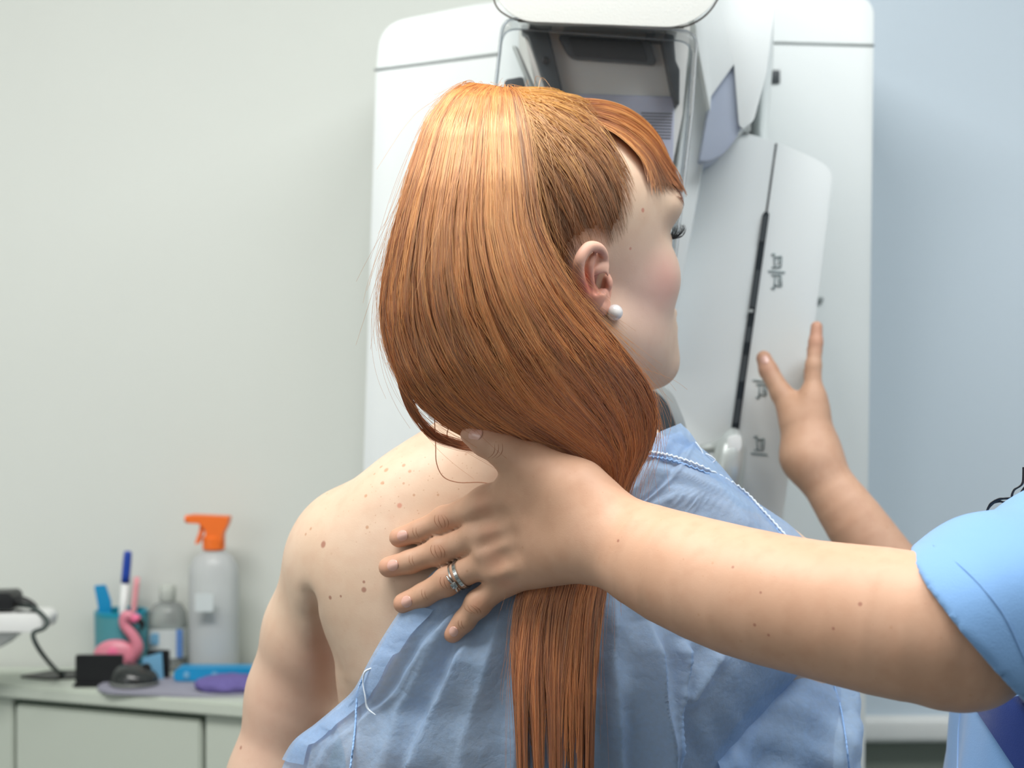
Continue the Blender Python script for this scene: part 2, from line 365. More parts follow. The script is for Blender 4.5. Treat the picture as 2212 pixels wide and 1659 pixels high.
# ------------------------------------------------------------------ cabinet and the things on it
cz = 0.925
cab = empty('cabinet', (-0.57, 2.18, 0))
tag(cab, 'low grey white cabinet with a flush door, carrying the desk clutter', 'cabinet')
FL = np.array([-0.90, 2.228]); FR = np.array([-0.245, 1.989]); YB = 2.295       # front edge of the cabinet top, seen from above
def cbp(name, t0, t1, off, z0, z1, mat, bevel=0.003, yb=None):
    """upright slab along the cabinet front from t0 to t1, its face set back by off, its back at yb (or off+0.018)"""
    u = (FR-FL)/np.linalg.norm(FR-FL); nn = np.array([-u[1], u[0]])
    a_ = FL+(FR-FL)*t0+nn*off; b_ = FL+(FR-FL)*t1+nn*off
    c_ = np.array([b_[0], yb]) if yb else b_+nn*0.018; d_ = np.array([a_[0], yb]) if yb else a_+nn*0.018
    bm = bmesh.new(); q = [bm.verts.new((p_[0], p_[1], z)) for z in (z0, z1) for p_ in (a_, b_, c_, d_)]
    for f in ((0, 1, 2, 3), (7, 6, 5, 4), (0, 4, 5, 1), (1, 5, 6, 2), (2, 6, 7, 3), (3, 7, 4, 0)): bm.faces.new([q[i] for i in f])
    bmesh.ops.recalc_face_normals(bm, faces=bm.faces)
    if bevel: bmesh.ops.bevel(bm, geom=list(bm.edges), offset=bevel, segments=2, affect='EDGES', clamp_overlap=True)
    return keep(auto_smooth(obj(name, bm_mesh(bm, name), mat), 40), cab)
TD0, TD1 = 0.285, 0.735                                            # where the door begins and ends along the front
cbp('body', 0.01, 0.99, 0.03, 0.02, cz-0.018, M['cabinet'], yb=2.29)
cbp('top', 0.0, 1.0, 0.0, cz-0.020, cz, M['cabinet'], 0.003, yb=YB)
cbp('door_gap', TD0, TD1, 0.022, 0.05, cz-0.021, M['gap'], 0)
cbp('door', TD0+0.008, TD1-0.008, 0.010, 0.06, cz-0.029, M['cabinet'])
cbp('stile', TD1, 0.99, 0.012, 0.03, cz-0.021, M['cabinet'], 0.002)
cbp('stile', 0.01, TD0, 0.012, 0.03, cz-0.021, M['cabinet'], 0.002)
cbp('plinth', 0.03, 0.97, 0.05, 0.0, 0.03, M['gap'], 0, yb=2.28)
def at_top(x, y):
    """pixel -> point on the cabinet top"""
    d = (CAMZ-cz)*F/(y-CY); p = W(x, y, d); return np.array([p[0], p[1], cz])
def d_of(y): return (CAMZ-cz)*F/(y-CY)

# spray bottle
p = at_top(462, 1457)+np.array([0, 0, .004]); s = p[1]/F
sp = empty('spray_bottle', p); tag(sp, 'milky plastic spray bottle with an orange trigger head on the cabinet', 'bottle')
k = s
sb = lathe('bottle_body', [(44*k, 0), (53*k, 4*k), (54*k, 30*k), (54*k, 205*k), (52*k, 228*k), (40*k, 250*k), (22*k, 262*k), (19*k, 268*k)], M['frosted'], sp, n=36, sy=0.75)
lathe('liquid', [(40*k, 4*k), (50*k, 6*k), (51*k, 130*k), (0.001, 130.5*k)], plain('pale_liquid', S(196, 206, 192), 0.3, 0.4), sp, n=32, sy=0.72)
lathe('neck_collar', [(22*k, 264*k), (24*k, 266*k), (24*k, 290*k), (20*k, 294*k)], M['orange'], sp, n=24)
def px_poly_local(name, pts, thick, mat, parent, base, bevel=0.002):
    """outline in pixels relative to the thing's base, standing upright with real thickness"""
    s_ = base[1]/F; bm = bmesh.new()
    f = [bm.verts.new((x*s_, -thick/2, -y*s_)) for x, y in pts]; b = [bm.verts.new((v.co.x, thick/2, v.co.z)) for v in f]
    bm.faces.new(f); bm.faces.new(b[::-1]); n = len(f)
    for i in range(n): bm.faces.new([f[i], b[i], b[(i+1) % n], f[(i+1) % n]])
    bmesh.ops.recalc_face_normals(bm, faces=bm.faces)
    if bevel: bmesh.ops.bevel(bm, geom=list(bm.edges), offset=bevel, segments=3, affect='EDGES', clamp_overlap=True)
    return auto_smooth(obj(name, bm_mesh(bm, name), mat, parent), 45)
px_poly_local('spray_head', round_poly([(-52, -340), (36, -336), (32, -318), (22, -300), (20, -280), (-14, -280), (-16, -310), (-30, -322), (-52, -322)], 5), 0.026, M['orange'], sp, p, 0.005)
px_poly_local('trigger', round_poly([(-28, -324), (-16, -322), (-30, -278), (-40, -276), (-30, -304)], 3), 0.013, M['orange'], sp, p)
mv(lathe('nozzle', [(8*k, 0), (9*k, 3*k), (9*k, 10*k), (7*k, 12*k)], M['orange'], sp, n=16), (-50*k, 0, 330*k), (0, -math.pi/2, 0))
mv(px_poly_local('label', round_poly([(-32, -178), (6, -178), (6, -140), (-32, -140)], 3), 0.002, M['label'], sp, p, 0), (0.004, -0.0595*0.75*p[1]/2.2-0.0002, 0))

# clear sanitiser bottle
p = at_top(362, 1447); k = p[1]/F
bt = empty('sanitiser_bottle', p); tag(bt, 'clear plastic bottle with a blue and white label beside the pen cup', 'bottle')
lathe('bottle_body', [(36*k, 0), (42*k, 4*k), (43*k, 20*k), (43*k, 105*k), (41*k, 125*k), (30*k, 142*k), (16*k, 148*k), (15*k, 152*k)], M['clear_pet'], bt, n=32, sy=0.8)
lathe('cap', [(17*k, 150*k), (18*k, 152*k), (18*k, 180*k), (16*k, 183*k)], plain('pale_cap', S(198, 204, 196), 0.4), bt, n=24)
lathe('label', [(43.6*k, 30*k), (43.6*k, 92*k)], M['label'], bt, n=32, sy=0.8, cap=False)
mv(px_poly_local('label_stripe', [(18, -92), (38, -92), (38, -32), (18, -32)], 0.002, M['labelblue'], bt, p, 0), (0, -43.6*k*0.62, 0))
mv(px_poly_local('label_mark', round_poly([(-30, -84), (-6, -84), (-6, -60), (-30, -60)], 8), 0.002, M['paperblue'], bt, p, 0), (0, -43.6*k*0.74, 0))

# pen cup with a flamingo
p = at_top(262, 1451)+np.array([0, 0, .0045]); k = p[1]/F
cup = empty('pen_cup', p); tag(cup, 'teal glittery pen cup with a pink flamingo figure on its front', 'pen cup')
lathe('cup_body', [(50*k, 0), (54*k, 2*k), (57*k, 125*k), (54*k, 127*k), (51*k, 124*k), (48*k, 8*k), (0.001, 7*k)], M['teal'], cup, n=36)
a = np.linspace(-1.15, 1.15, 15); V = []; Q = []
for i, t in enumerate(a):
    for z in (26, 118): V.append((58.5*k*math.sin(t+0.35), -58.5*k*math.cos(t+0.35), z*k))
for i in range(14): Q.append((2*i, 2*i+2, 2*i+3, 2*i+1))
obj('glitter_panel', mesh_np('glitter_panel', V, Q), M['glitter'], cup)
def ell(name, c, r, mat, parent, seg=20, rot=None):
    bm = bmesh.new(); bmesh.ops.create_uvsphere(bm, u_segments=seg, v_segments=seg//2, radius=1)
    mt = Matrix.Translation(Vector(c)) @ (rot if rot is not None else Matrix.Identity(4)) @ Matrix.Diagonal((r[0], r[1], r[2], 1))
    bmesh.ops.transform(bm, matrix=mt, verts=bm.verts); return obj(name, bm_mesh(bm, name), mat, parent)
fb = -64*k
ell('flamingo_body', (4*k, fb, 40*k), (47*k, 16*k, 34*k), M['pink'], cup)
tube('flamingo_neck', [(34*k, fb, 30*k), (50*k, fb-2*k, 55*k), (44*k, fb-4*k, 80*k), (24*k, fb-4*k, 105*k), (26*k, fb-4*k, 124*k), (42*k, fb-4*k, 124*k)], [14*k, 14*k, 11*k, 10*k, 11*k, 10*k], M['pink'], cup, n=30, sides=12)
ell('flamingo_head', (46*k, fb-4*k, 119*k), (13*k, 10*k, 10*k), M['hotpink'], cup)
tube('flamingo_beak', [(54*k, fb-4*k, 116*k), (62*k, fb-4*k, 106*k), (58*k, fb-4*k, 92*k)], [7*k, 6*k, 1.5*k], M['black'], cup, n=12, sides=10)
ell('flamingo_wing', (2*k, fb-14*k, 44*k), (12*k, 4*k, 16*k), M['hotpink'], cup)
for nm, lab_, cat, pts, r, mats in (
    ('ballpoint_pen', 'white ballpoint pen with a blue cap standing in the pen cup', 'pen', [(-6, 6, 14), (2, 4, 130), (14, 2, 236)], 8.5, 'pen'),
    ('pink_straw', 'pale pink stick standing in the pen cup behind the flamingo', 'stick', [(14, 10, 14), (24, 14, 110), (30, 16, 178)], 6.5, 'stick'),
    ('blue_ruler', 'bright blue flat plastic tool standing in the pen cup', 'ruler', None, 0, 'ruler')):
    t_ = empty(nm, p+np.array([0, 0, 0.012])); tag(t_, lab_, cat)
    if mats == 'pen':
        A, B = np.array(pts[0])*k, np.array(pts[2])*k; q = lambda t: A+(B-A)*t
        tube('barrel', [q(0), q(0.7)], r*k, M['white'], t_, n=2, sides=14); tube('cap', [q(0.69), q(0.96), q(1.0)], [9.5*k, 9*k, 6*k], M['bluepen'], t_, n=8, sides=14)
    elif mats == 'stick': tube('shaft', [np.array(q)*k for q in pts], r*k, plain('pale_pink', S(246, 170, 176), 0.5), t_, n=8, sides=10)
    else:
        px_poly_local('blade', round_poly([(-40, -4), (-18, -4), (-22, -128), (-34, -164), (-58, -162), (-50, -120)], 4), 0.005, M['skyblue'], t_, p, 0.001)
# black desk tray with a card in it
p = at_top(262, 1478)+np.array([0, 0, .001]); k = p[1]/F
tr = empty('desk_tray', p); tag(tr, 'black open card holder holding a pale blue card in front of the pen cup', 'holder')
mv(px_poly_local('front_panel', round_poly([(-95, 0), (6, 0), (6, -64), (-95, -64)], 4), 0.008, M['black'], tr, p, 0.002), (0, -0.006, 0))
mv(px_poly_local('back_panel', round_poly([(46, 0), (96, 0), (96, -66), (46, -66)], 4), 0.006, M['black'], tr, p, 0.002), (0, 0.024, 0))
px_poly_local('tray_base', [(-95, 0), (96, 0), (96, -5), (-95, -5)], 0.05, M['black'], tr, p, 0.001)
cd = empty('card', p+np.array([0, 0, 0.0035])); tag(cd, 'pale blue card standing in the black holder', 'card')
mv(px_poly_local('card_sheet', [(40, 0), (86, 0), (82, -58), (40, -46)], 0.002, M['paperblue'], cd, p, 0), (0, 0.016, 0))
# mouse mat, mouse, purple sponge, blue case
p = at_top(410, 1490)
mat_ = prism('mouse_mat', [(0, 0), (1, 0), (0, 1)], 1, 1.1, M['pad'], bevel=0)
bpy.data.objects.remove(mat_)
bm = bmesh.new(); q = round_poly([(205, 1492), (250, 1466), (620, 1466), (660, 1502), (420, 1508), (230, 1500)], [20, 10, 10, 20, 40, 20], 6)
lo = [bm.verts.new(at_top(x, y)+np.array([0, 0, 0.0004])-p) for x, y in q]; hi = [bm.verts.new(v.co+Vector((0, 0, 0.0045))) for v in lo]
bm.faces.new(hi); bm.faces.new(lo[::-1])
for i in range(len(lo)): bm.faces.new([lo[i], lo[(i+1) % len(lo)], hi[(i+1) % len(lo)], hi[i]])
mm = obj('mouse_mat', bm_mesh(bm, 'mouse_mat'), M['pad'], None, smooth=False); mm.location = p
tag(mm, 'thin lilac grey mouse mat lying at the cabinet front', 'mouse mat')
p = at_top(290, 1487)+np.array([0, 0, 0.005]); k = p[1]/F
mo = empty('computer_mouse', p); tag(mo, 'black and grey computer mouse on the mat', 'mouse')
def mouse_shell(sc, z0):
    bm = bmesh.new(); bmesh.ops.create_uvsphere(bm, u_segments=28, v_segments=18, radius=1)
    for v in bm.verts:
        x, y, z = v.co
        z = max(z, -0.25); z *= (1.0-0.22*x)
        v.co = Vector((x*sc[0], y*sc[1]*(1-0.12*x*x), (z+0.25)*sc[2]+z0))
    return bm
obj('shell', bm_mesh(mouse_shell((52*k, 0.032, 34*k), 0.002), 'shell'), M['mouse'], mo)
obj('side_band', bm_mesh(mouse_shell((53*k, 0.033, 16*k), 0.0005), 'side_band'), M['mousegrey'], mo)
mv(lathe('wheel', [(0.006, 0), (0.007, 0.001), (0.007, 0.004), (0.006, 0.005)], M['black'], mo, n=16), (26*k, 0.002, 36*k), (math.pi/2, 0, 0))
p = at_top(500, 1496)+np.array([0, 0, 0.005]); k = p[1]/F
spg = empty('purple_sponge', p); tag(spg, 'purple fuzzy sponge lying on the mouse mat', 'sponge')
bm = bmesh.new(); bmesh.ops.create_icosphere(bm, subdivisions=4, radius=1)
for v in bm.verts:
    c = v.co; nn = 0.05*math.sin(9*c.x+4*c.y)*math.cos(8*c.y-5*c.z)
    v.co = Vector((c.x*80*k*(1+nn), c.y*0.035*(1+nn), (max(c.z, -0.5)+0.5)*21*k*(1+nn)))
obj('sponge_body', bm_mesh(bm, 'sponge_body'), M['lilac'], spg)
p = at_top(470, 1476)+np.array([0, 0, .006]); k = p[1]/F
cs = empty('blue_case', p); tag(cs, 'bright blue slim plastic case lying behind the sponge', 'case')
px_poly_local('case_body', round_poly([(-90, 0), (130, 0), (130, -28), (-80, -28), (-90, -20)], 9), 0.03, M['skyblue'], cs, p, 0.004); 
for xx in (-62, -2): px_poly_local('catch', [(xx-6, -6), (xx+6, -6), (xx+6, -20), (xx-6, -20)], 0.034, M['paperblue'], cs, p, 0.001)
# white wall shelf at the far left with a black adapter and cables
sh = empty('wall_shelf', W(-60, 1365, 2.1)); tag(sh, 'white shelf end at the left edge carrying a black adapter', 'shelf')
keep(prism('shelf_board', round_poly([(-260, 1328), (80, 1328), (93, 1340), (88, 1366), (-260, 1366)], [3, 12, 10, 10, 3]), 2.08, 2.15, M['white'], bevel=0.004), sh)
keep(prism('shelf_support', [(-260, 1366), (40, 1366), (0, 1400), (-260, 1480)], 2.10, 2.15, M['white'], bevel=0.003), sh)
ad = empty('power_adapter', W(0, 1328, 2.16)); tag(ad, 'black power adapter with tangled cables on the white shelf', 'adapter')
keep(prism('adapter_body', round_poly([(-60, 1282), (18, 1280), (27, 1290), (27, 1318), (-60, 1323)], 5), 2.095, 2.14, M['black'], bevel=0.003), ad)
for j, (dy, dd) in enumerate(((0, 0), (8, 0.012), (-4, 0.025))):
    keep(tube('cable', [W(24, 1298+dy, 2.10+dd), W(52, 1296+dy, 2.10+dd), W(78, 1314+dy, 2.10+dd), W(62, 1324, 2.10+dd), W(35, 1322, 2.10+dd)], 0.0022, M['black'], n=26, sides=8), ad)
cb = tube('dangling_cable', [W(30, 1305, 2.12), W(70, 1312, 2.10), W(100, 1338, 2.07), W(96, 1356, 2.06), W(72, 1368, 2.055), W(80, 1395, 2.06), W(105, 1430, 2.1), W(128, 1452, 2.2), W(150, 1455, 2.26)], 0.0032, M['cable'], n=60, sides=8)
tag(cb, 'dark grey cable hanging from the shelf down to the cabinet top', 'cable')
bm = bmesh.new(); q = [(45, 1464), (110, 1452), (330, 1452), (330, 1462), (190, 1466), (100, 1470)]
p = at_top(150, 1460); lo = [bm.verts.new(at_top(x, y)+np.array([0, 0, 0.0003])-p) for x, y in q]; hi = [bm.verts.new(v.co+Vector((0, 0, 0.003))) for v in lo]
bm.faces.new(hi); bm.faces.new(lo[::-1])
for i in range(len(lo)): bm.faces.new([lo[i], lo[(i+1) % len(lo)], hi[(i+1) % len(lo)], hi[i]])
bp = obj('black_mat', bm_mesh(bm, 'black_mat'), M['black'], None, smooth=False); bp.location = p
tag(bp, 'flat black mat under the pen cup and card holder', 'mat')
# ------------------------------------------------------------------ distance fields -> smooth continuous meshes
_BB = [None]                                                          # box of the points being evaluated: shapes far from it are skipped
FARV = np.float32(0.12)
def far(c, R):
    if _BB[0] is None: return False
    lo, hi = _BB[0]; c = np.asarray(c, float)
    q = np.maximum(np.maximum(lo-c, c-hi), 0.0)
    return float(q @ q) > (R+0.10)**2
def smin(a, b, k):
    h = np.maximum(k-np.abs(a-b), 0.0)/k
    return np.minimum(a, b)-h*h*k*0.25
def smax(a, b, k): return -smin(-a, -b, k)
def rcone(P, a, b, ra, rb):
    a = np.asarray(a, np.float32); b = np.asarray(b, np.float32); ba = b-a
    if far((a+b)*0.5, np.linalg.norm(ba)*0.5+max(ra, rb)): return FARV
    t = np.clip((P-a) @ ba/max(ba @ ba, 1e-12), 0, 1)
    return np.linalg.norm(P-a-t[:, None]*ba, axis=1)-(ra+(rb-ra)*t)
def chain(P, pts, rs, k=0.004):
    d = None
    for i in range(len(pts)-1):
        e = rcone(P, pts[i], pts[i+1], rs[i], rs[i+1]); d = e if d is None else smin(d, e, k)
    return d
def ellip(P, c, r, R=None):
    if far(c, max(r)): return FARV
    q = P-np.asarray(c, np.float32)
    if R is not None: q = q @ R
    r = np.asarray(r, np.float32)
    k0 = np.linalg.norm(q/r, axis=1); k1 = np.linalg.norm(q/(r*r), axis=1)+1e-9
    return k0*(k0-1.0)/k1
def etube(P, pts, ra, rb, n, k=0.0):
    """tube of elliptic section along a polyline: half width ra across, rb along direction n; radii interpolated smoothly"""
    pts = np.asarray(pts, np.float32); n = np.asarray(n, np.float32); best = None
    for i in range(len(pts)-1):
        a, b = pts[i], pts[i+1]; ba = b-a; L = np.linalg.norm(ba); T = ba/L
        if far((a+b)*0.5, L*0.5+max(ra[i], ra[i+1], rb[i], rb[i+1])): continue
        nn = n-T*(n @ T); nn /= np.linalg.norm(nn); bb = np.cross(T, nn)
        q = P-a; t = np.clip(q @ ba/(L*L), 0, 1)
        d = q-t[:, None]*ba
        s = t
        A = ra[i]+(ra[i+1]-ra[i])*s; B = rb[i]+(rb[i+1]-rb[i])*s
        x = d @ bb; y = d @ nn; z = d @ T
        m = np.minimum(A, B)
        k0 = np.sqrt((x/A)**2+(y/B)**2+(z/m)**2); k1 = np.sqrt((x/A**2)**2+(y/B**2)**2+(z/m**2)**2)+1e-9
        e = np.where(k0 < 1e-4, -m, k0*(k0-1)/k1)
        best = e if best is None else (smin(best, e, k) if k else np.minimum(best, e))
    return FARV if best is None else best
def column(P, zc, xc, yc, A, B):
    """upright body of elliptic sections: tables over height zc (ascending), clamped at the ends"""
    z = np.clip(P[:, 2], zc[0], zc[-1]); i = lambda t: np.interp(z, zc, t).astype(np.float32)
    a, b = i(A), i(B); m = np.minimum(a, b)
    x = P[:, 0]-i(xc); y = P[:, 1]-i(yc); w = P[:, 2]-z
    k0 = np.sqrt((x/a)**2+(y/b)**2+(w/m)**2); k1 = np.sqrt((x/a**2)**2+(y/b**2)**2+(w/m**2)**2)+1e-9
    return np.where(k0 < 1e-4, -m, k0*(k0-1)/k1)
def resample(rows, n):
    """rows of numbers smoothly refined"""
    return spline(rows, n)
def net(f, lo, hi, h, slack=1.5):
    """surface of f = 0 as a quad mesh (surface nets, evaluated only in blocks near the surface)"""
    lo = np.asarray(lo, float); hi = np.asarray(hi, float); Bn = 8
    nb = np.ceil((hi-lo)/(h*Bn)).astype(int)
    g = np.stack(np.meshgrid(*[np.arange(n) for n in nb], indexing='ij'), -1).reshape(-1, 3)
    cen = (lo+(g+0.5)*Bn*h).astype(np.float32)
    def ev(p):
        out = []
        for c in np.array_split(p, max(1, len(p)//20000)):
            _BB[0] = (c.min(0).astype(float), c.max(0).astype(float))
            out.append(np.broadcast_to(np.asarray(f(c), np.float32), (len(c),)))
        _BB[0] = None
        return np.concatenate(out)
    dist = ev(cen)
    g = g[np.abs(dist) < Bn*h*0.8661*slack]
    mort = np.zeros(len(g), np.int64)
    for bit in range(8):
        for a3 in range(3): mort |= ((g[:, a3] >> bit) & 1).astype(np.int64) << (3*bit+a3)
    g = g[np.argsort(mort)]
    ax = np.arange(Bn+1); off = np.stack(np.meshgrid(ax, ax, ax, indexing='ij'), -1).reshape(-1, 3)
    vals = np.empty((len(g), (Bn+1)**3), np.float32)
    for i in range(0, len(g), 27):
        p = (lo+(g[i:i+27, None]*Bn+off[None])*h).astype(np.float32).reshape(-1, 3)
        _BB[0] = (p.min(0).astype(float), p.max(0).astype(float))
        vals[i:i+27] = np.broadcast_to(np.asarray(f(p), np.float32), (len(p),)).reshape(-1, (Bn+1)**3)
    _BB[0] = None
    vals = vals.reshape(-1, Bn+1, Bn+1, Bn+1)
    s = vals < 0
    cnt = sum(s[:, i:i+Bn, j:j+Bn, k:k+Bn].astype(np.int8) for i in (0, 1) for j in (0, 1) for k in (0, 1))
    b, x, y, z = np.nonzero((cnt > 0) & (cnt < 8))
    dims = nb*Bn+2
    cell = g[b]*Bn+np.stack([x, y, z], 1)
    key = (cell[:, 0].astype(np.int64)*dims[1]+cell[:, 1])*dims[2]+cell[:, 2]
    acc = np.zeros((len(b), 3)); num = np.zeros(len(b))
    C = np.stack([vals[b, x+i, y+j, z+k] for i in (0, 1) for j in (0, 1) for k in (0, 1)], 1)
    cor = np.array([(i, j, k) for i in (0, 1) for j in (0, 1) for k in (0, 1)])
    for p, q in [(p, q) for p in range(8) for q in range(p+1, 8) if np.abs(cor[p]-cor[q]).sum() == 1]:
        a, c = C[:, p], C[:, q]; m = (a < 0) != (c < 0); t = np.where(m, a/np.where(m, a-c, 1), 0)
        acc += np.where(m[:, None], cor[p]+t[:, None]*(cor[q]-cor[p]), 0); num += m
    V = lo+(cell+acc/num[:, None])*h
    o = np.argsort(key); ks = key[o]
    Q = []
    st = (dims[1]*dims[2], dims[2], 1)
    for axi in range(3):
        sl = [slice(0, Bn)]*3; sh = list(sl); sh[axi] = slice(1, Bn+1)
        A = s[(slice(None),)+tuple(sl)]; Bq = s[(slice(None),)+tuple(sh)]
        bb, xx, yy, zz = np.nonzero(A != Bq)
        flip = A[bb, xx, yy, zz]
        c = g[bb]*Bn+np.stack([xx, yy, zz], 1)
        kk = (c[:, 0].astype(np.int64)*dims[1]+c[:, 1])*dims[2]+c[:, 2]
        u, w = [st[q] for q in range(3) if q != axi]
        if axi == 1: u, w = w, u
        quad = np.stack([kk, kk-u, kk-u-w, kk-w], 1)
        idx = np.searchsorted(ks, quad); idx = np.clip(idx, 0, len(ks)-1)
        ok = (ks[idx] == quad).all(1)
        q = o[idx][ok]; fl = flip[ok]
        q[~fl] = q[~fl][:, ::-1]
        Q.append(q)
    return V, np.concatenate(Q)
def march(f, px, py, d0, d1, n=90):
    """distance at which the sight line of each pixel meets the surface f = 0 (nan if it misses)"""
    px = np.atleast_1d(np.asarray(px, float)); py = np.atleast_1d(np.asarray(py, float))
    d = np.full(px.shape, d0, float); ray = np.stack([(px-CX)/F, np.ones_like(px), -(py-CY)/F], -1)
    for _ in range(n):
        p = (ray*d[:, None]+[0, 0, CAMZ]).astype(np.float32)
        _BB[0] = (p.min(0).astype(float), p.max(0).astype(float))
        e = np.broadcast_to(np.asarray(f(p)), d.shape); d = np.minimum(d+e*0.8, d1+0.1)
        if np.all((np.abs(e) < 2e-4) | (d > d1)): break
    _BB[0] = None
    d[(d > d1) | (np.abs(e) > 0.002)] = np.nan
    return d
def grad(f, P, e=0.0008):
    P = P.astype(np.float32); G = np.stack([f(P+np.eye(3, dtype=np.float32)[i]*e)-f(P-np.eye(3, dtype=np.float32)[i]*e) for i in range(3)], 1)
    return G/(np.linalg.norm(G, axis=1)[:, None]+1e-9)
def project_head(L, off, it=5):
    """head-space points moved along rays from the middle of the skull to a height off above the skin -> world points"""
    c = np.array((.004, 0, .03), np.float32); v = L.reshape(-1, 3)-c; r = np.linalg.norm(v, axis=1)+1e-9; v = (v/r[:, None]).astype(np.float32)
    r = np.full(len(v), .12); o = np.asarray(off).reshape(-1)
    for _ in range(it): r = r-(head_local((c+v*r[:, None]).astype(np.float32))-o)/HS*.95
    return from_head(c+v*r[:, None])
def project(f, P, off=0.0, it=5):
    """points moved onto the surface f = off"""
    P = P.astype(np.float64)
    for _ in range(it):
        P = P-grad(f, P)*(f(P.astype(np.float32))-off)[:, None]*0.9
    return P
# ------------------------------------------------------------------ skin
def skin(name, base, deep, pale, freckle=0.0, moles=(), freckle_box=None, red=(), sss=0.0):
    k = N(name); pos = k.n('NewGeometry').outputs['Position']
    n1 = k.noise(14, 4, pos); n2 = k.noise(70, 3, pos)
    c = k.mix(k.ramp(n1, [(0.38, (0, 0, 0, 1)), (0.66, (1, 1, 1, 1))]), base, pale)
    c = k.mix(k.math('MULTIPLY', k.ramp(n2, [(0.45, (0, 0, 0, 1)), (0.75, (1, 1, 1, 1))]), 0.28), c, deep)
    for (q, r, a, col) in red:                                    # flushed skin, and shade painted into the ear hollows
        dd = k.n('VectorMath', {0: pos, 1: tuple(q)}, operation='DISTANCE').outputs['Value']
        f = k.math('MULTIPLY', k.n('MapRange', {0: dd, 1: 0.0, 2: r, 3: 1.0, 4: 0.0}, interpolation_type='SMOOTHSTEP').outputs[0], a)
        c = k.mix(f, c, col)
    if freckle > 0:
        for sc, th, am in ((260, 0.16, 0.6), (120, 0.13, 0.8)):
            v = k.n('TexVoronoi', {'Scale': sc, 'Randomness': 1.0}); k.put(v.inputs['Vector'], pos)
            f = k.math('LESS_THAN', v.outputs['Distance'], th)
            pick = k.math('GREATER_THAN', k.n('SeparateColor', {0: v.outputs['Color']}).outputs[0], 1-freckle)
            f = k.math('MULTIPLY', k.math('MULTIPLY', f, pick), am)
            if freckle_box:
                dd = k.n('VectorMath', {0: pos, 1: tuple(freckle_box[0])}, operation='DISTANCE').outputs['Value']
                f = k.math('MULTIPLY', f, k.n('MapRange', {0: dd, 1: freckle_box[1]*0.4, 2: freckle_box[1], 3: 1.0, 4: 0.12}).outputs[0])
            c = k.mix(f, c, S(194, 150, 120))
    for (q, r, col) in moles:
        dd = k.n('VectorMath', {0: pos, 1: tuple(q)}, operation='DISTANCE').outputs['Value']
        c = k.mix(k.n('MapRange', {0: dd, 1: r*0.55, 2: r, 3: 0.7, 4: 0.0}).outputs[0], c, col)
    fine = k.noise(900, 2, pos)
    b = k.n('BsdfPrincipled', {'Base Color': c, 'Roughness': 0.5, 'Specular IOR Level': 0.35})
    k.put(b.inputs['Normal'], k.bump(k.math('ADD', k.math('MULTIPLY', fine, 0.5), n2), 0.12, 0.001))
    return k.done(b.outputs[0])

# ------------------------------------------------------------------ the patient: head
YAW, PITCH = math.radians(57), math.radians(11)
HC = W(1200, 590, 1.275)                                             # middle of the head between the ears
_f = np.array([math.sin(YAW)*math.cos(PITCH), math.cos(YAW)*math.cos(PITCH), math.sin(PITCH)])
_s = np.array([math.cos(YAW), -math.sin(YAW), 0.0])                  # towards her right ear
_u = np.cross(_s, _f)
HR = np.stack([_f, _s, _u], 1).astype(np.float32)                    # columns: forward, right side, up
HS = 1.03
def to_head(P): return ((P-HC.astype(np.float32)) @ HR/HS).astype(np.float32)
def from_head(L): return HC+(np.asarray(L, float)*HS) @ HR.T.astype(float)
def head_local(p):
    q = p.copy(); q[:, 1] = np.abs(q[:, 1])
    d = ellip(p, (-0.018, 0, 0.046), (0.098, 0.078, 0.088))
    d = smin(d, ellip(p, (0.034, 0, 0.046), (0.067, 0.072, 0.066)), 0.03)
    d = smin(d, ellip(p, (0.036, 0, -0.022), (0.056, 0.063, 0.078)), 0.03)
    d = smin(d, ellip(q, (0.064, 0.036, -0.016), (0.026, 0.024, 0.027)), 0.022)
    d = smin(d, rcone(q, (0.002, 0.052, -0.052), (0.074, 0.010, -0.090), 0.017, 0.018), 0.025)
    d = smin(d, ellip(p, (0.032, 0, -0.062), (0.054, 0.046, 0.038)), 0.03)
    d = smin(d, ellip(p, (0.088, 0, -0.090), (0.017, 0.019, 0.017)), 0.018)
    d = smin(d, ellip(p, (0.080, 0, -0.056), (0.022, 0.027, 0.028)), 0.02)
    d = smin(d, ellip(q, (0.080, 0.040, 0.040), (0.020, 0.026, 0.018)), 0.016)
    d = smax(d, -ellip(q, (0.102, 0.034, 0.014), (0.016, 0.018, 0.012)), 0.016)
    d = smin(d, ellip(q, (0.080, 0.032, 0.012), (0.014, 0.016, 0.013)), 0.006)
    d = smin(d, rcone(p, (0.092, 0, 0.020), (0.109, 0, -0.018), 0.007, 0.0105), 0.012)
    d = smin(d, ellip(q, (0.099, 0.010, -0.021), (0.009, 0.007, 0.007)), 0.008)
    d = smin(d, ellip(p, (0.099, 0, -0.050), (0.008, 0.022, 0.0055)), 0.006)
    d = smin(d, ellip(p, (0.097, 0, -0.062), (0.008, 0.020, 0.0065)), 0.006)
    return d*HS
def head_sdf(P):
    if far(HC, 0.17): return FARV
    sv = _BB[0]; _BB[0] = None; d = head_local(to_head(P)); _BB[0] = sv; return d

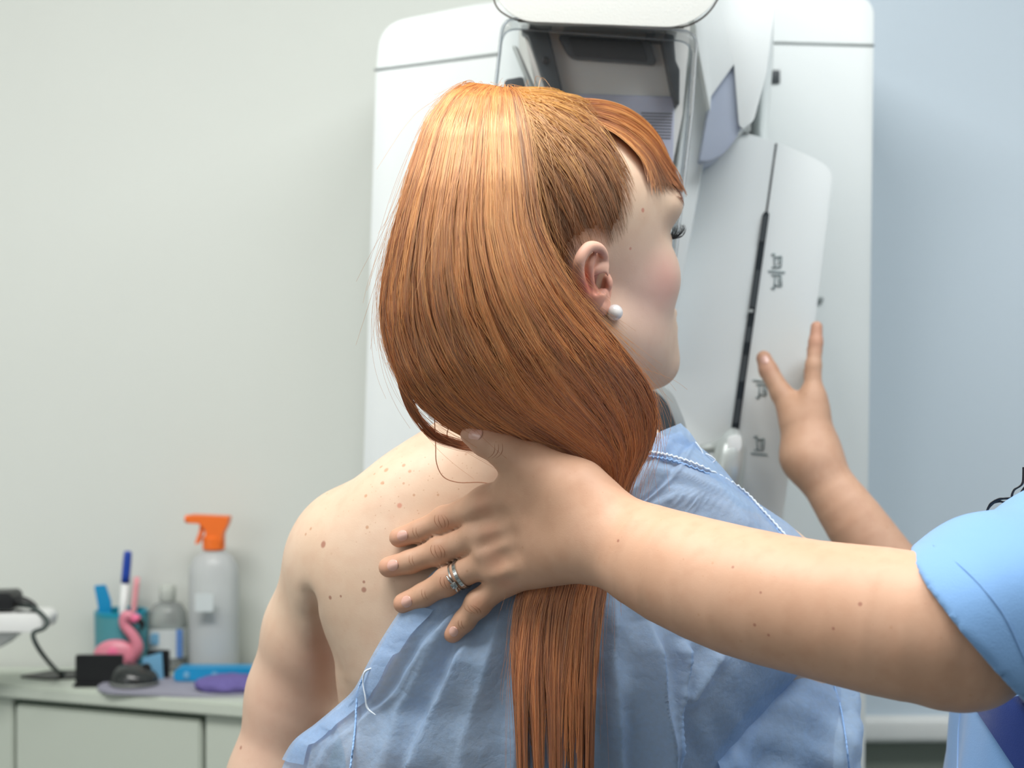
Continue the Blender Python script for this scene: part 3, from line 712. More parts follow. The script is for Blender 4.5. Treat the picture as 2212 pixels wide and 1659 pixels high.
# torso: rows of (pixel y, left x, right x, middle distance, half depth)
TR = [(1085, 960, 1420, 1.285, 0.060), (1140, 850, 1540, 1.290, 0.082), (1250, 762, 1610, 1.294, 0.102), (1400, 716, 1640, 1.298, 0.112),
      (1500, 716, 1630, 1.302, 0.112), (1700, 755, 1590, 1.312, 0.104), (2000, 730, 1650, 1.315, 0.118), (2300, 720, 1660, 1.315, 0.120)]
_TRf = resample([(y, l, r, d*1000, h*1000) for y, l, r, d, h in TR], 22)
_tp = np.array([W((l+r)/2, y, d/1000) for y, l, r, d, h in _TRf]); _ta = [(r-l)/2*d/1000/F for y, l, r, d, h in _TRf]; _tb = [h/1000 for *_, h in _TRf]
_tz, _tx, _ty, _ta, _tb = _tp[::-1, 2].copy(), _tp[::-1, 0].copy(), _tp[::-1, 1].copy(), np.array(_ta)[::-1], np.array(_tb)[::-1]
LSH = W(772, 1228, 1.298); RSH = W(1600, 1300, 1.315)
def torso_core(P):
    d = column(P, _tz, _tx, _ty, _ta, _tb)
    d = smin(d, rcone(P, W(1180, 960, 1.272), W(1205, 720, 1.268), 0.058, 0.056), 0.04)       # neck
    d = smin(d, chain(P, [W(1130, 945, 1.262), W(950, 1085, 1.272), W(780, 1185, 1.288)], [0.050, 0.050, 0.052], 0.02), 0.05)
    d = smin(d, chain(P, [W(1240, 955, 1.268), W(1420, 1095, 1.285), W(1570, 1245, 1.310)], [0.048, 0.041, 0.043], 0.02), 0.05)
    d = smin(d, ellip(P, W(905, 1255, 1.240), (0.070, 0.030, 0.085)), 0.05)                     # shoulder blades
    d = smin(d, ellip(P, W(1450, 1275, 1.250), (0.070, 0.030, 0.085)), 0.05)
    d = smin(d, ellip(P, RSH, (0.060, 0.058, 0.060)), 0.05)
    return d
def left_arm(P):
    return smin(ellip(P, LSH, (0.054, 0.052, 0.062)), chain(P, [W(756, 1240, 1.308), W(698, 1370, 1.330), W(646, 1500, 1.345), W(594, 1690, 1.350), W(560, 1900, 1.30), W(640, 2250, 1.16)],
                 [0.053, 0.049, 0.0425, 0.0395, 0.036, 0.028], 0.02), 0.03)
def right_arm(P):
    return chain(P, [W(1650, 1270, 1.32), W(1690, 1500, 1.35), W(1700, 1760, 1.40), W(1560, 1800, 1.56)], [0.052, 0.046, 0.040, 0.032], 0.02)
def back_sdf(P): return smin(torso_core(P), left_arm(P), 0.022)
def patient_sdf(P):
    d = torso_core(P)
    d = smin(d, left_arm(P), 0.022)
    d = smin(d, right_arm(P), 0.03)
    # crease of the armpit between arm and back
    d = smax(d, -chain(P, [W(682, 1292, 1.250), W(696, 1330, 1.263), W(715, 1400, 1.275), W(728, 1500, 1.29)], [0.0005, 0.004, 0.008, 0.010], 0.004), 0.022)
    return smin(d, head_sdf(P), 0.02)

mole = S(150, 92, 76); tan = S(188, 138, 104)
def bare(x, y):
    d = march(patient_sdf, x, y, 1.0, 1.5)[0]; return W(x, y, d if d == d else 1.3)
pm = [(bare(698, 1176), 0.0036, S(156, 88, 72)), (bare(863, 1092), 0.0026, S(204, 132, 110)), (bare(786, 1274), 0.0027, mole), (bare(786, 1257), 0.0015, mole),
      (bare(713, 1291), 0.0021, mole), (bare(736, 1288), 0.0013, mole), (bare(793, 1139), 0.0018, tan), (bare(834, 1015), 0.0026, tan), (bare(823, 1008), 0.002, tan),
      (bare(833, 980), 0.0028, tan), (bare(790, 1071), 0.0018, tan), (bare(706, 1066), 0.0016, tan), (bare(671, 1142), 0.0018, tan), (bare(660, 1154), 0.0016, tan),
      (bare(872, 1005), 0.002, tan), (bare(885, 1018), 0.0018, tan), (bare(826, 1043), 0.002, tan), (bare(520, 1615), 0.0022, mole), (bare(1389, 454), 0.0024, S(196, 120, 104)),
      (bare(1362, 537), 0.0016, S(196, 130, 116))]
red = [(bare(1400, 640), 0.075, 0.5, S(222, 184, 176)), (bare(1442, 600), 0.036, 0.40, S(228, 158, 150)), (bare(620, 1480), 0.075, 0.35, S(214, 158, 140)), (bare(700, 1400), 0.05, 0.3, S(206, 150, 128)), (bare(540, 1600), 0.08, 0.3, S(216, 160, 144))]
M['skin1'] = skin('fair_skin', S(219, 189, 163), S(208, 164, 138), S(224, 196, 172), 0.4, pm, (W(840, 1010, 1.2), 0.10), red)
pat = empty('person', (0.03, 1.31, 0))
tag(pat, 'person seen from behind with a copper ponytail, bare shoulder and blue paper gown', 'person')
V, Q = net(patient_sdf, (-0.34, 1.10, 0.72), (0.36, 1.62, 1.66), 0.0028)
pbody = keep(obj('body', mesh_np('body', V, Q), M['skin1']), pat)
# ------------------------------------------------------------------ the nurse: one body with both arms and hands, neck and head
def surf(x, y):
    d = march(patient_sdf, x, y, 1.0, 1.5)[0]; return d if d == d else 1.25
# resting hand on the patient's back; pixel, radius in metres, lift above the back
def on_back(x, y, r, lift=0.0, cap=9.0): return W(x, y, min(surf(x, y), cap)-r-lift)
FI = {'index': ([(862, 1161, .0079, .001), (905, 1148, .0089, .001), (958, 1124, .0101, .005), (1050, 1088, .0118, .028)], ),
      'middle': ([(840, 1225, .0082, .001), (887, 1213, .0092, .001), (950, 1190, .0104, .004), (1062, 1148, .0120, .027)], ),
      'ring': ([(872, 1303, .0082, .002), (915, 1285, .0092, .003), (965, 1256, .0103, .007), (1072, 1202, .0118, .024)], ),
      'little': ([(978, 1368, .0076, .004), (1003, 1341, .0085, .006), (1032, 1304, .0095, .010), (1098, 1248, .0110, .017)], )}
FING = {}
for nm, (st_,) in FI.items():
    FING[nm] = [(on_back(x, y, r, l), r) for x, y, r, l in st_]
THUMB = [(W(1021, 937, 1.143), .0094), (W(1048, 953, 1.141), .0112), (W(1092, 977, 1.138), .0126), (W(1150, 1004, 1.136), .0142), (W(1240, 1062, 1.128), .0180)]
WR = W(1296, 1146, 1.122)
PALM = []
wrist_pts = [W(1262, 1100, 1.126), W(1268, 1128, 1.122), W(1268, 1160, 1.122), W(1258, 1196, 1.126)]
LA = [(1290, 1146, 1.120, 94, .024), (1345, 1176, 1.105, 104, .027), (1450, 1226, 1.075, 124, .034), (1600, 1278, 1.038, 140, .039), (1750, 1313, 1.008, 147, .041),
      (1900, 1341, .985, 160, .043), (2020, 1362, .974, 160, .044), (2090, 1374, .975, 140, .042)]
_LAf = resample([(x, y, d*1000, h, b*1000) for x, y, d, h, b in LA], 15)
_lap = [W(x, y, d/1000) for x, y, d, h, b in _LAf]; _laa = [h*d/1000/F for x, y, d, h, b in _LAf]; _lab = [b/1000 for *_, b in _LAf]
L_EL = W(2095, 1378, .978); L_SH = np.array([0.490, 1.105, 1.245]); R_SH = np.array([0.585, 1.430, 1.215]); R_EL = W(2055, 1405, 1.56)
KNUCK, DIPS = [], []
def hand_left(P):
    palm = None
    for nm, w in zip(('index', 'middle', 'ring', 'little'), wrist_pts):
        a, r = FING[nm][3]; e = rcone(P, a, w, r*1.06, 0.0205)
        palm = e if palm is None else smin(palm, e, 0.018)
    th = chain(P, [p for p, r in THUMB], [r for p, r in THUMB], 0.004)
    palm = smin(palm, rcone(P, THUMB[3][0], THUMB[4][0], .0132, .0200), 0.02)
    palm = smin(palm, rcone(P, THUMB[4][0], WR, .020, .022), 0.02)
    palm = smin(palm, rcone(P, THUMB[3][0]+np.array([0, 0.004, -0.012]), FING['index'][3][0]+np.array([0.02, 0.003, 0.004]), .009, .010), 0.022)   # web of the thumb
    palm = smin(palm, ellip(P, W(1150, 1058, 1.146), (.024, .012, .018)), 0.02)
    if KNUCK:
        for p_, q_, r_ in KNUCK: palm = smin(palm, rcone(P, p_, q_, r_, r_*.75), 0.010)
        for p_, q_, r_ in DIPS: palm = smax(palm, -rcone(P, p_, q_, r_, r_*.8), 0.012)
    out = smin(palm, th, 0.010)
    for nm in ('index', 'middle', 'ring', 'little'):
        ps = [p for p, r in FING[nm]]; rs = [r for p, r in FING[nm]]
        fd = chain(P, ps, rs, 0.003)
        fd = smin(fd, ellip(P, ps[2]+np.array([0, -0.0022, 0.0]), (.0085, .0080, rs[2]*.98)), 0.006)
        out = np.minimum(out, smin(palm, fd, 0.009))
    return out
def arm_left(P):
    d = etube(P, _lap, _laa, _lab, (0, 1, 0))
    d = smin(d, chain(P, [L_EL, (L_EL+L_SH)/2, L_SH], [.038, .050, .056], 0.02), 0.02)
    return smin(d, ellip(P, W(2075, 1468, .978), (.020, .020, .012)), 0.02)
# knuckle ridges over the finger roots and the hollows between them, set on the back of the hand
_kn = [((1006, 1106), (1056, 1084), .0040), ((1012, 1158), (1074, 1146), .0042), ((1040, 1192), (1094, 1176), .0040), ((1060, 1242), (1098, 1224), .0038)]
_dp = [((1030, 1132), (1080, 1118), .0036), ((1046, 1176), (1096, 1160), .0034), ((1064, 1216), (1104, 1198), .0034)]
def _onhand(x, y, up): return W(x, y, march(hand_left, x, y, 1.0, 1.25)[0]+up)
_K = [(_onhand(*a, r-.0006), _onhand(*b, r+.0004), r) for a, b, r in _kn]
_D = [(_onhand(*a, -r+.0004), _onhand(*b, -r-.0004), r) for a, b, r in _dp]
KNUCK, DIPS = _K, _D
# other hand, flat on the machine stand
RH = 1.625
R_IDX = [(W(1764, 706, RH), .0062), (W(1762, 740, RH-.003), .0072), (W(1757, 790, RH-.008), .0082), (W(1756, 858, RH-.014), .0100)]
R_OTH = [[(W(1764, 722, RH+.022), .006), (W(1760, 756, RH+.018), .0075), (W(1756, 802, RH+.011), .0085), (W(1756, 868, RH+.002), .0102)],
         [(W(1762, 748, RH+.04), .006), (W(1758, 776, RH+.035), .007), (W(1754, 814, RH+.028), .008), (W(1756, 880, RH+.016), .0100)],
         [(W(1758, 784, RH+.056), .0056), (W(1755, 806, RH+.052), .0062), (W(1752, 836, RH+.045), .0072), (W(1754, 890, RH+.030), .0090)]]
R_THB = [(W(1650, 774, RH+.020), .0083), (W(1660, 800, RH+.016), .0098), (W(1688, 850, RH+.004), .0112), (W(1722, 912, RH-.008), .0148), (W(1748, 970, RH-.012), .0185)]
RWR = W(1753, 985, RH-.018)
_ra = spline([(*RWR, .0245, .022), (*W(1784, 1038, RH-.03), .0258, .024), (*W(1846, 1128, RH-.042), .0312, .029), (*W(1925, 1238, 1.575), .0345, .033), (*R_EL, .038, .038)], 13)
RA_P, RA_A, RA_B = _ra[:, :3], _ra[:, 3], _ra[:, 4]
def arm_right(P):
    palm = None
    for i, c in enumerate([R_IDX]+R_OTH):
        a, r = c[3]; e = rcone(P, a, RWR+np.array([0, 0.008*i-.008, 0]), r*1.1, .0225); palm = e if palm is None else smin(palm, e, 0.018)
    palm = smin(palm, rcone(P, R_THB[3][0], R_THB[4][0], .0155, .020), .02)
    palm = smin(palm, rcone(P, W(1722, 880, RH-.004), W(1752, 880, RH-.010), .010, .011), .02)
    out = smin(palm, chain(P, [p for p, r in R_THB], [r for p, r in R_THB], .004), .010)
    for c in [R_IDX]+R_OTH: out = np.minimum(out, smin(palm, chain(P, [p for p, r in c], [r for p, r in c], .004), .009))
    el = etube(P, RA_P, RA_A, RA_B, (0, 1, 0))
    out = smin(out, el, 0.02)
    return smin(out, chain(P, [R_EL, (R_EL+R_SH)/2, R_SH], [.042, .048, .055], 0.02), 0.02)
NC = np.array([0.575, 1.265, 1.405])
def nurse_sdf(P):
    d = np.full(len(P), 9.0, np.float32)
    m = (P[:, 0] < 0.34) & (P[:, 1] < 1.24)
    if m.any(): d[m] = np.minimum(d[m], smin(hand_left(P[m]), arm_left(P[m]), 0.016))
    n_ = (P[:, 1] < 1.3) & ~m
    if n_.any(): d[n_] = np.minimum(d[n_], arm_left(P[n_]))
    m2 = P[:, 1] > 1.3
    if m2.any(): d[m2] = np.minimum(d[m2], arm_right(P[m2]))
    body = P[:, 0] > 0.38
    if body.any():
        q = P[body]
        e = chain(q, [L_SH, L_SH*0.75+R_SH*0.25+np.array([.015, 0, .03]), L_SH*0.25+R_SH*0.75+np.array([.015, 0, .03]), R_SH], [.054, .058, .058, .054], 0.03)
        e = smin(e, rcone(q, (.555, 1.265, 1.24), (.565, 1.265, 1.36), .052, .050), .03)
        hl = (q-NC.astype(np.float32)); loc = np.stack([-hl[:, 0], hl[:, 1], hl[:, 2]], 1)
        e = smin(e, head_local(loc.astype(np.float32)), .02)
        d[body] = smin(d[body], e, 0.03)
    return d
nm_ = [(W(1335, 1168, 1.08), .0014, mole), (W(1583, 1225, 1.0), .0012, mole), (W(1858, 1305, .945), .0017, mole), (W(1630, 1350, 1.0), .0014, mole), (W(1660, 1372, 1.0), .0012, mole),
       (W(1643, 1280, 1.0), .0011, mole), (W(1800, 1358, .95), .0012, mole), (W(1790, 1140, .99), .001, mole)]
for i, (q, r, c) in enumerate(nm_):
    x_ = CX+q[0]/q[1]*F; y_ = CY-(q[2]-CAMZ)/q[1]*F; dd = march(nurse_sdf, x_, y_, 0.8, 1.3)[0]
    if dd == dd: nm_[i] = (W(x_, y_, dd), r, c)
knk = [(FING[n][2][0]+np.array([0, -.012, 0]), .012, .5, S(196, 138, 108)) for n in FING]+[(FING[n][0][0]+np.array([0, -.006, 0]), .016, .45, S(214, 150, 124)) for n in FING]
knk += [(FING[n][3][0]+np.array([0, -.015, 0]), .014, .35, S(206, 140, 112)) for n in FING]+[(THUMB[0][0], .03, .4, S(216, 156, 134)), (W(1640, 780, RH), .03, .5, S(214, 150, 130)), (W(1764, 720, RH), .04, .5, S(210, 150, 130))]
M['skin2'] = skin('warm_skin', S(201, 158, 130), S(182, 132, 104), S(208, 167, 140), 0.10, nm_, None, knk)
nur = empty('person', (0.52, 1.27, 0))
tag(nur, 'person in light blue scrubs resting a ringed hand on the bare back', 'person')
V, Q = net(nurse_sdf, (-0.13, 0.88, 1.0), (0.68, 1.75, 1.58), 0.0019)
nbody = keep(obj('body', mesh_np('body', V, Q), M['skin2']), nur)
# ------------------------------------------------------------------ ear, earring, eyes, lashes, brows
dh = lambda x, y: march(head_sdf, x, y, 1.0, 1.45)[0]
def E(x, y, lift):
    d = dh(x, y); return W(x, y, (d if d == d else 1.23)-lift)
EAR = dict(
    helix=([E(1309, 566, .004), E(1303, 546, .008), E(1290, 534, .011), E(1271, 534, .014), E(1256, 553, .017), E(1250, 574, .018), E(1253, 601, .018), E(1263, 630, .016), E(1279, 653, .013), E(1296, 667, .010)],
           [.0022, .0030, .0036, .0038, .0038, .0038, .0038, .0038, .0038, .0040]),
    anti=([E(1282, 553, .011), E(1273, 575, .013), E(1272, 600, .013), E(1278, 624, .012), E(1290, 637, .011), E(1302, 634, .010)], [.0022, .0028, .0032, .0032, .0034, .0034]),
    crus=([E(1283, 584, .010), E(1296, 578, .008), E(1308, 576, .005)], [.0026, .0026, .0020]))
PL = E(1284, 600, .008); CON = E(1301, 612, .012); FOS = E(1290, 554, .0125); TRG = E(1315, 612, .006); LOB = E(1303, 657, .008); CN2 = E(1288, 608, .0135)
for q_ in EAR: EAR[q_] = (list(spline(EAR[q_][0], 30)), list(np.interp(np.linspace(0, 1, 30), np.linspace(0, 1, len(EAR[q_][1])), EAR[q_][1])))
def ear_sdf(P):
    d = ellip(P, PL, (.0115, .0060, .0255))
    d = smin(d, ellip(P, E_front, (.006, .008, .024)), .008)
    d = smax(d, -ellip(P, CON, (.0046, .010, .0092)), .003)
    d = smax(d, -ellip(P, CN2, (.0040, .0042, .0105)), .003)
    d = smax(d, -ellip(P, FOS, (.0030, .0060, .0062)), .003)
    d = smin(d, chain(P, *EAR['helix'], .002), .0022)
    d = smin(d, chain(P, *EAR['anti'], .002), .0025)
    d = smin(d, chain(P, *EAR['crus'], .002), .0025)
    d = smin(d, ellip(P, TRG, (.0032, .0050, .0062)), .003)
    d = smin(d, ellip(P, LOB, (.0058, .0046, .0092)), .005)
    return d
E_front = E(1306, 606, -.006)
M['ear'] = skin('flushed_shaded_ear_skin', S(230, 172, 150), S(218, 140, 118), S(236, 190, 168), 0.0, (), None, [(E(1256, 620, .018), .026, .8, S(214, 96, 70)), (CON, .013, .8, S(160, 80, 70)), (FOS, .010, .7, S(164, 84, 74)), (LOB, .016, .35, S(236, 178, 156))])  # rim is flushed; concha and fossa carry painted dark red shade
V, Q = net(ear_sdf, PL-np.array([.03, .035, .04]), PL+np.array([.03, .035, .045]), 0.0007)
keep(obj('ear', mesh_np('ear', V, Q), M['ear']), pat)['label'] = 'flushed ear'
# the other ear: mirrored through the middle of the head
L_ = to_head(V.astype(np.float32)); L_[:, 1] *= -1
keep(obj('ear', mesh_np('ear', from_head(L_), Q[:, ::-1]), M['ear']), pat)
k = N('pearl'); lw = k.n('LayerWeight', {0: 0.5}).outputs['Facing']
b = k.n('BsdfPrincipled', {'Base Color': k.mix(lw, S(250, 248, 244), S(222, 218, 222)), 'Roughness': 0.16, 'Specular IOR Level': 0.6, 'Coat Weight': 0.6, 'Coat Roughness': 0.05, 'Sheen Weight': 0.2})
M['pearl'] = k.done(b.outputs[0])
pc = W(1328, 675, dh(1330, 672)-.0085)
er = empty('pearl_earring', pc); tag(er, 'round white pearl stud in the ear lobe', 'earring')
ell('pearl', (0, 0, 0), (.0065, .0065, .0065), M['pearl'], er, 32)
M['silver_metal'] = plain('silver_metal', S(206, 206, 204), 0.22, 0.5, metal=1.0)
mv(lathe('setting', [(.0028, 0), (.0034, .001), (.0034, .003), (.001, .004)], M['silver_metal'], er, n=16), (-.0052, .002, .002))
M['eye'] = plain('eye_white', S(228, 226, 224), 0.2, 0.6); M['iris'] = plain('iris', S(70, 96, 104), 0.2, 0.6); M['lip'] = plain('lip', S(206, 128, 124), 0.45, 0.4)
for s_ in (1, -1):
    e = ell('eye', from_head((.0815, .033*s_, .0125)), (.0125, .0125, .0125), M['eye'], None, 24); keep(e, pat)
    i_ = ell('iris', from_head((.0915, .034*s_, .0125)), (.0036, .0036, .0052), M['iris'], None, 16); keep(i_, pat)
M['lash'] = plain('black_lash', S(20, 18, 20), 0.4, 0.4)
M['brow'] = plain('brow_hair', S(160, 104, 78), 0.5, 0.4)
P_ = []
base = np.array([W(1449, 511, 0), W(1484, 484, 0)])
for i in range(90):                                                  # curled lashes of the visible eye
    t = RNG.random(); a = from_head((.0885+.006*t, .046-.030*t, .0135+RNG.normal(0, .0008)))
    w_ = np.array([RNG.normal(0, .0012), RNG.normal(0, .001), RNG.normal(0, .0008)])
    o_ = (_f*.0085+_s*.0045*(1-t)+w_); up = np.array([0, 0, .0072+RNG.normal(0, .001)])
    P_.append([a, a+o_*.55+up*-.02, a+o_*.95+up*.25, a+o_*1.1+up*.75, a+o_*1.0+up*1.15])
Pl = np.array([spline(q, 9) for q in P_])
lo_ = strands('eyelashes', Pl, np.linspace(.00022, .00006, 9), M['lash']); keep(lo_, pat); lo_['label'] = 'long black eyelashes'; lo_['kind'] = 'stuff'
L_ = np.stack([to_head(Pl.reshape(-1, 3).astype(np.float32))], 0)[0]; L_[:, 1] *= -1
lo2 = strands('eyelashes', from_head(L_).reshape(Pl.shape), np.linspace(.00022, .00006, 9), M['lash']); keep(lo2, pat); lo2['kind'] = 'stuff'
P_ = []
for s_ in (1, -1):
    for i in range(160):
        t = RNG.random(); a = np.array((.104-.020*t, (.014+.044*t)*s_, .034+.008*math.sin(t*2.2)+RNG.normal(0, .0016)))
        b_ = a+np.array((-.004*t+.001, .006*s_, .003+RNG.normal(0, .001))); P_.append(from_head(np.array([a, (a+b_)/2, b_])))
P_ = np.array(P_); q_ = project(head_sdf, P_.reshape(-1, 3), 0.0006, 4).reshape(P_.shape)
bw = strands('eyebrows', q_, np.array([.00012, .0001, .00004]), M['brow']); keep(bw, pat); bw['kind'] = 'stuff'

# ------------------------------------------------------------------ hair
def hair_mat(name, dark, mid, light, rough=0.3):
    k = N(name); a = k.n('Attribute', attribute_name='tone').outputs['Fac']; r = k.n('HairInfo').outputs['Random']
    t = k.math('ADD', k.math('MULTIPLY', a, 0.8), k.math('MULTIPLY', r, 0.2), clamp=True)
    c = k.ramp(t, [(0.0, dark), (0.5, mid), (1.0, light)])
    zz = k.n('SeparateXYZ', {0: k.n('NewGeometry').outputs['Position']}).outputs[2]      # the lengths are dyed redder towards the ends
    c = k.mix(k.n('MapRange', {0: zz, 1: 1.42, 2: 1.27, 3: 0.0, 4: 0.7}).outputs[0], c, k.mix(1.0, c, (1.0, 0.66, 0.46, 1), 'MULTIPLY'))
    d = k.n('BsdfDiffuse', {'Color': c}); g = k.n('BsdfHair', {'Color': k.mix(0.55, c, (1, 0.86, 0.66, 1)), 'RoughnessU': 0.22, 'RoughnessV': 0.6}, component='Reflection')
    tr = k.n('BsdfHair', {'Color': c, 'RoughnessU': 0.35, 'RoughnessV': 0.8}, component='Transmission')
    m1 = k.n('MixShader', {0: 0.32}); k.t.links.new(d.outputs[0], m1.inputs[1]); k.t.links.new(tr.outputs[0], m1.inputs[2])
    m = k.n('MixShader', {0: 0.36}); k.t.links.new(m1.outputs[0], m.inputs[1]); k.t.links.new(g.outputs[0], m.inputs[2])
    return k.done(m.outputs[0])
M['hair'] = hair_mat('copper_hair', S(62, 28, 9), S(178, 97, 38), S(240, 172, 88))
M['hair_roots'] = hair_mat('brown_copper_hair', S(84, 52, 30), S(168, 102, 46), S(242, 184, 80))
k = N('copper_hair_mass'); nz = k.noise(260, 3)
b = k.n('BsdfPrincipled', {'Base Color': k.mix(nz, S(66, 34, 14), S(98, 52, 22)), 'Roughness': 0.55, 'Specular IOR Level': 0.3}); M['hairmass'] = k.done(b.outputs[0])  # core coloured dark so the gaps between locks look shaded
k = N('brown_scalp'); nz = k.noise(400, 3)
b = k.n('BsdfPrincipled', {'Base Color': k.mix(nz, S(112, 72, 44), S(150, 100, 62)), 'Roughness': 0.6, 'Specular IOR Level': 0.2}); M['scalp'] = k.done(b.outputs[0])

HL = np.array([(1100, 130), (1260, 170), (1318, 222), (1330, 262), (1334, 300), (1346, 346), (1368, 384), (1376, 425), (1368, 470), (1352, 508), (1322, 538), (1284, 524), (1256, 540), (1240, 580), (1234, 640), (1262, 720),
               (1150, 800), (850, 760), (800, 300), (960, 130)], float)
def inside(px, py, poly):
    c = np.zeros(px.shape, bool); n = len(poly)
    for i in range(n):
        x0, y0 = poly[i]; x1, y1 = poly[(i+1) % n]
        m = ((y0 > py) != (y1 > py)); c ^= m & (px < (x1-x0)*(py-y0)/(y1-y0+1e-12)+x0)
    return c
def pix(P): return CX+P[:, 0]/P[:, 1]*F, CY-(P[:, 2]-CAMZ)/P[:, 1]*F
def edge_dist(px, py, poly):
    d = np.full(px.shape, 1e9)
    for i in range(len(poly)):
        a, b = poly[i], poly[(i+1) % len(poly)]; ab = b-a
        t = np.clip(((px-a[0])*ab[0]+(py-a[1])*ab[1])/(ab @ ab), 0, 1); d = np.minimum(d, np.hypot(px-a[0]-t*ab[0], py-a[1]-t*ab[1]))
    return d
# random points all over the head, kept where hair grows (the far side mirrors the near side)
u_ = RNG.normal(size=(40000, 3)); u_ /= np.linalg.norm(u_, axis=1)[:, None]
L0 = np.array((-.005, 0, .03))+u_*np.array((.11, .085, .11)); Wp = project_head(L0, np.zeros(len(L0)), 4)
Lp = to_head(Wp.astype(np.float32)); Lm = Lp.copy(); Lm[:, 1] = np.abs(Lm[:, 1]); Wm = from_head(Lm); hx, hy = pix(Wm)
okh = inside(hx, hy, HL) & (Lm[:, 2] > -0.035) & ~((Lm[:, 0] > 0.062) & (Lm[:, 2] < .105)); ed = edge_dist(hx, hy, HL)
# scalp cap
BV = np.empty(len(pbody.data.vertices)*3, np.float32); pbody.data.vertices.foreach_get('co', BV); BV = BV.reshape(-1, 3)
Lb = to_head(BV); Lb[:, 1] = np.abs(Lb[:, 1]); bx_, by_ = pix(from_head(Lb))
inn = inside(bx_, by_, HL) & (edge_dist(bx_, by_, HL) > 30) & (np.abs(head_sdf(BV)) < .004) & (Lb[:, 2] > -.03) & ~((Lb[:, 0] > 0.060) & (Lb[:, 2] < .11))
BQ = np.empty(len(pbody.data.polygons)*4, np.int32); pbody.data.polygons.foreach_get('vertices', BQ); BQ = BQ.reshape(-1, 4)
fq = BQ[inn[BQ].all(1)]; ids, inv = np.unique(fq, return_inverse=True)
capv = BV[ids]+grad(head_sdf, BV[ids])*.0012
keep(obj('scalp_hair', mesh_np('scalp_hair', capv, inv.reshape(-1, 4)), M['scalp']), pat)
TIE = np.array((-.036, .006, .142))                                    # where the hair is tied, above the crown
ri = np.nonzero(okh)[0]; wgt = 0.35+2.2*np.exp(-ed[ri]/22.0); ri = RNG.choice(ri, min(len(ri), 9500), replace=False, p=wgt/wgt.sum())
R0 = Lp[ri].astype(float); nT = 14; tt = np.linspace(0, 1, nT)
jit = RNG.normal(0, 1, (len(ri), 3))*np.array((.010, .010, .006))
line = R0[:, None]*(1-tt[None, :, None])+(TIE+jit)[:, None]*tt[None, :, None]
wav = RNG.normal(0, .0022, (len(ri), 1, 3))*np.sin(tt*math.pi)[None, :, None]
ang = np.arctan2(R0[:, 2]-TIE[2], R0[:, 0]-TIE[0])                     # strands gather in fine locks that fan out from the tie
lockp = np.sin(ang*46)+0.6*np.sin(ang*97+1.3)+0.5*np.sin(ang*23+.4)
up_ = np.clip((R0[:, 2]-.03)/.09, 0, 1)
rnd_ = RNG.random(len(ri))
off = .0012+(.0035+.0075*up_+.0016*lockp+.0022*rnd_)[:, None]*np.clip(tt*3.2, 0, 1)[None]**1.3
Pw = project_head((line+wav).reshape(-1, 3), off.reshape(-1), 4).reshape(len(ri), nT, 3)
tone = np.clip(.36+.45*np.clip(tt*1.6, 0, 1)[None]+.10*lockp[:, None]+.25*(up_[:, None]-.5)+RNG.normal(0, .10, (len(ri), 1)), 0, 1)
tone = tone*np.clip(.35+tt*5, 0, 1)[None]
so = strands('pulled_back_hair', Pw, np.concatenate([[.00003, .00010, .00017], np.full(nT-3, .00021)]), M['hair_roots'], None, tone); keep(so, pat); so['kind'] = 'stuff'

# fringe
nb = 4200; s0 = np.clip(RNG.uniform(-1, .98, nb)+.03*RNG.normal(size=nb), -1, 1.0); dep = RNG.random(nb)
Rb = np.stack([.012+.040*dep, .046*s0+.004*RNG.normal(size=nb), .128-.012*np.abs(s0)**2+0*dep], 1)
Eb = np.stack([.108-.060*np.clip(np.abs(s0), 0, 1)**2.2, .068*s0, .050+.006*np.abs(s0)**2+.0040*RNG.normal(size=nb)], 1)
hook = np.clip((s0-.55)/.45, 0, 1)
tb = np.linspace(0, 1, 20); ln = Rb[:, None]*(1-tb[None, :, None])+Eb[:, None]*tb[None, :, None]
ln[:, :, 1] += .004*np.sin(tb*math.pi)[None]*np.sign(s0)[:, None]*np.abs(s0)[:, None]
ln[:, :, 0] -= (hook[:, None]*.006*np.clip(tb*3-2, 0, 1)[None]**2)
lk = np.sin(s0*34)+.7*np.sin(s0*71+1)
edgy = 1-.72*np.clip((np.abs(s0)-.45)/.5, 0, 1)
offb = .003+((.007+.009*(1-dep)+.0012*lk)*edgy)[:, None]*np.sin(np.clip(tb*1.05, 0, 1)*math.pi*.93)[None]**.8
Pb = project_head(ln.reshape(-1, 3), offb.reshape(-1), 5).reshape(nb, 20, 3)
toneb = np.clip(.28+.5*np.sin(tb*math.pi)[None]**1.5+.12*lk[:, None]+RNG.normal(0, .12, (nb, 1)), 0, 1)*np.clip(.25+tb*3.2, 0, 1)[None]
fo = strands('fringe', Pb, np.concatenate([np.full(19, .00022), [.00010]]), M['hair'], None, toneb); keep(fo, pat); fo['kind'] = 'stuff'

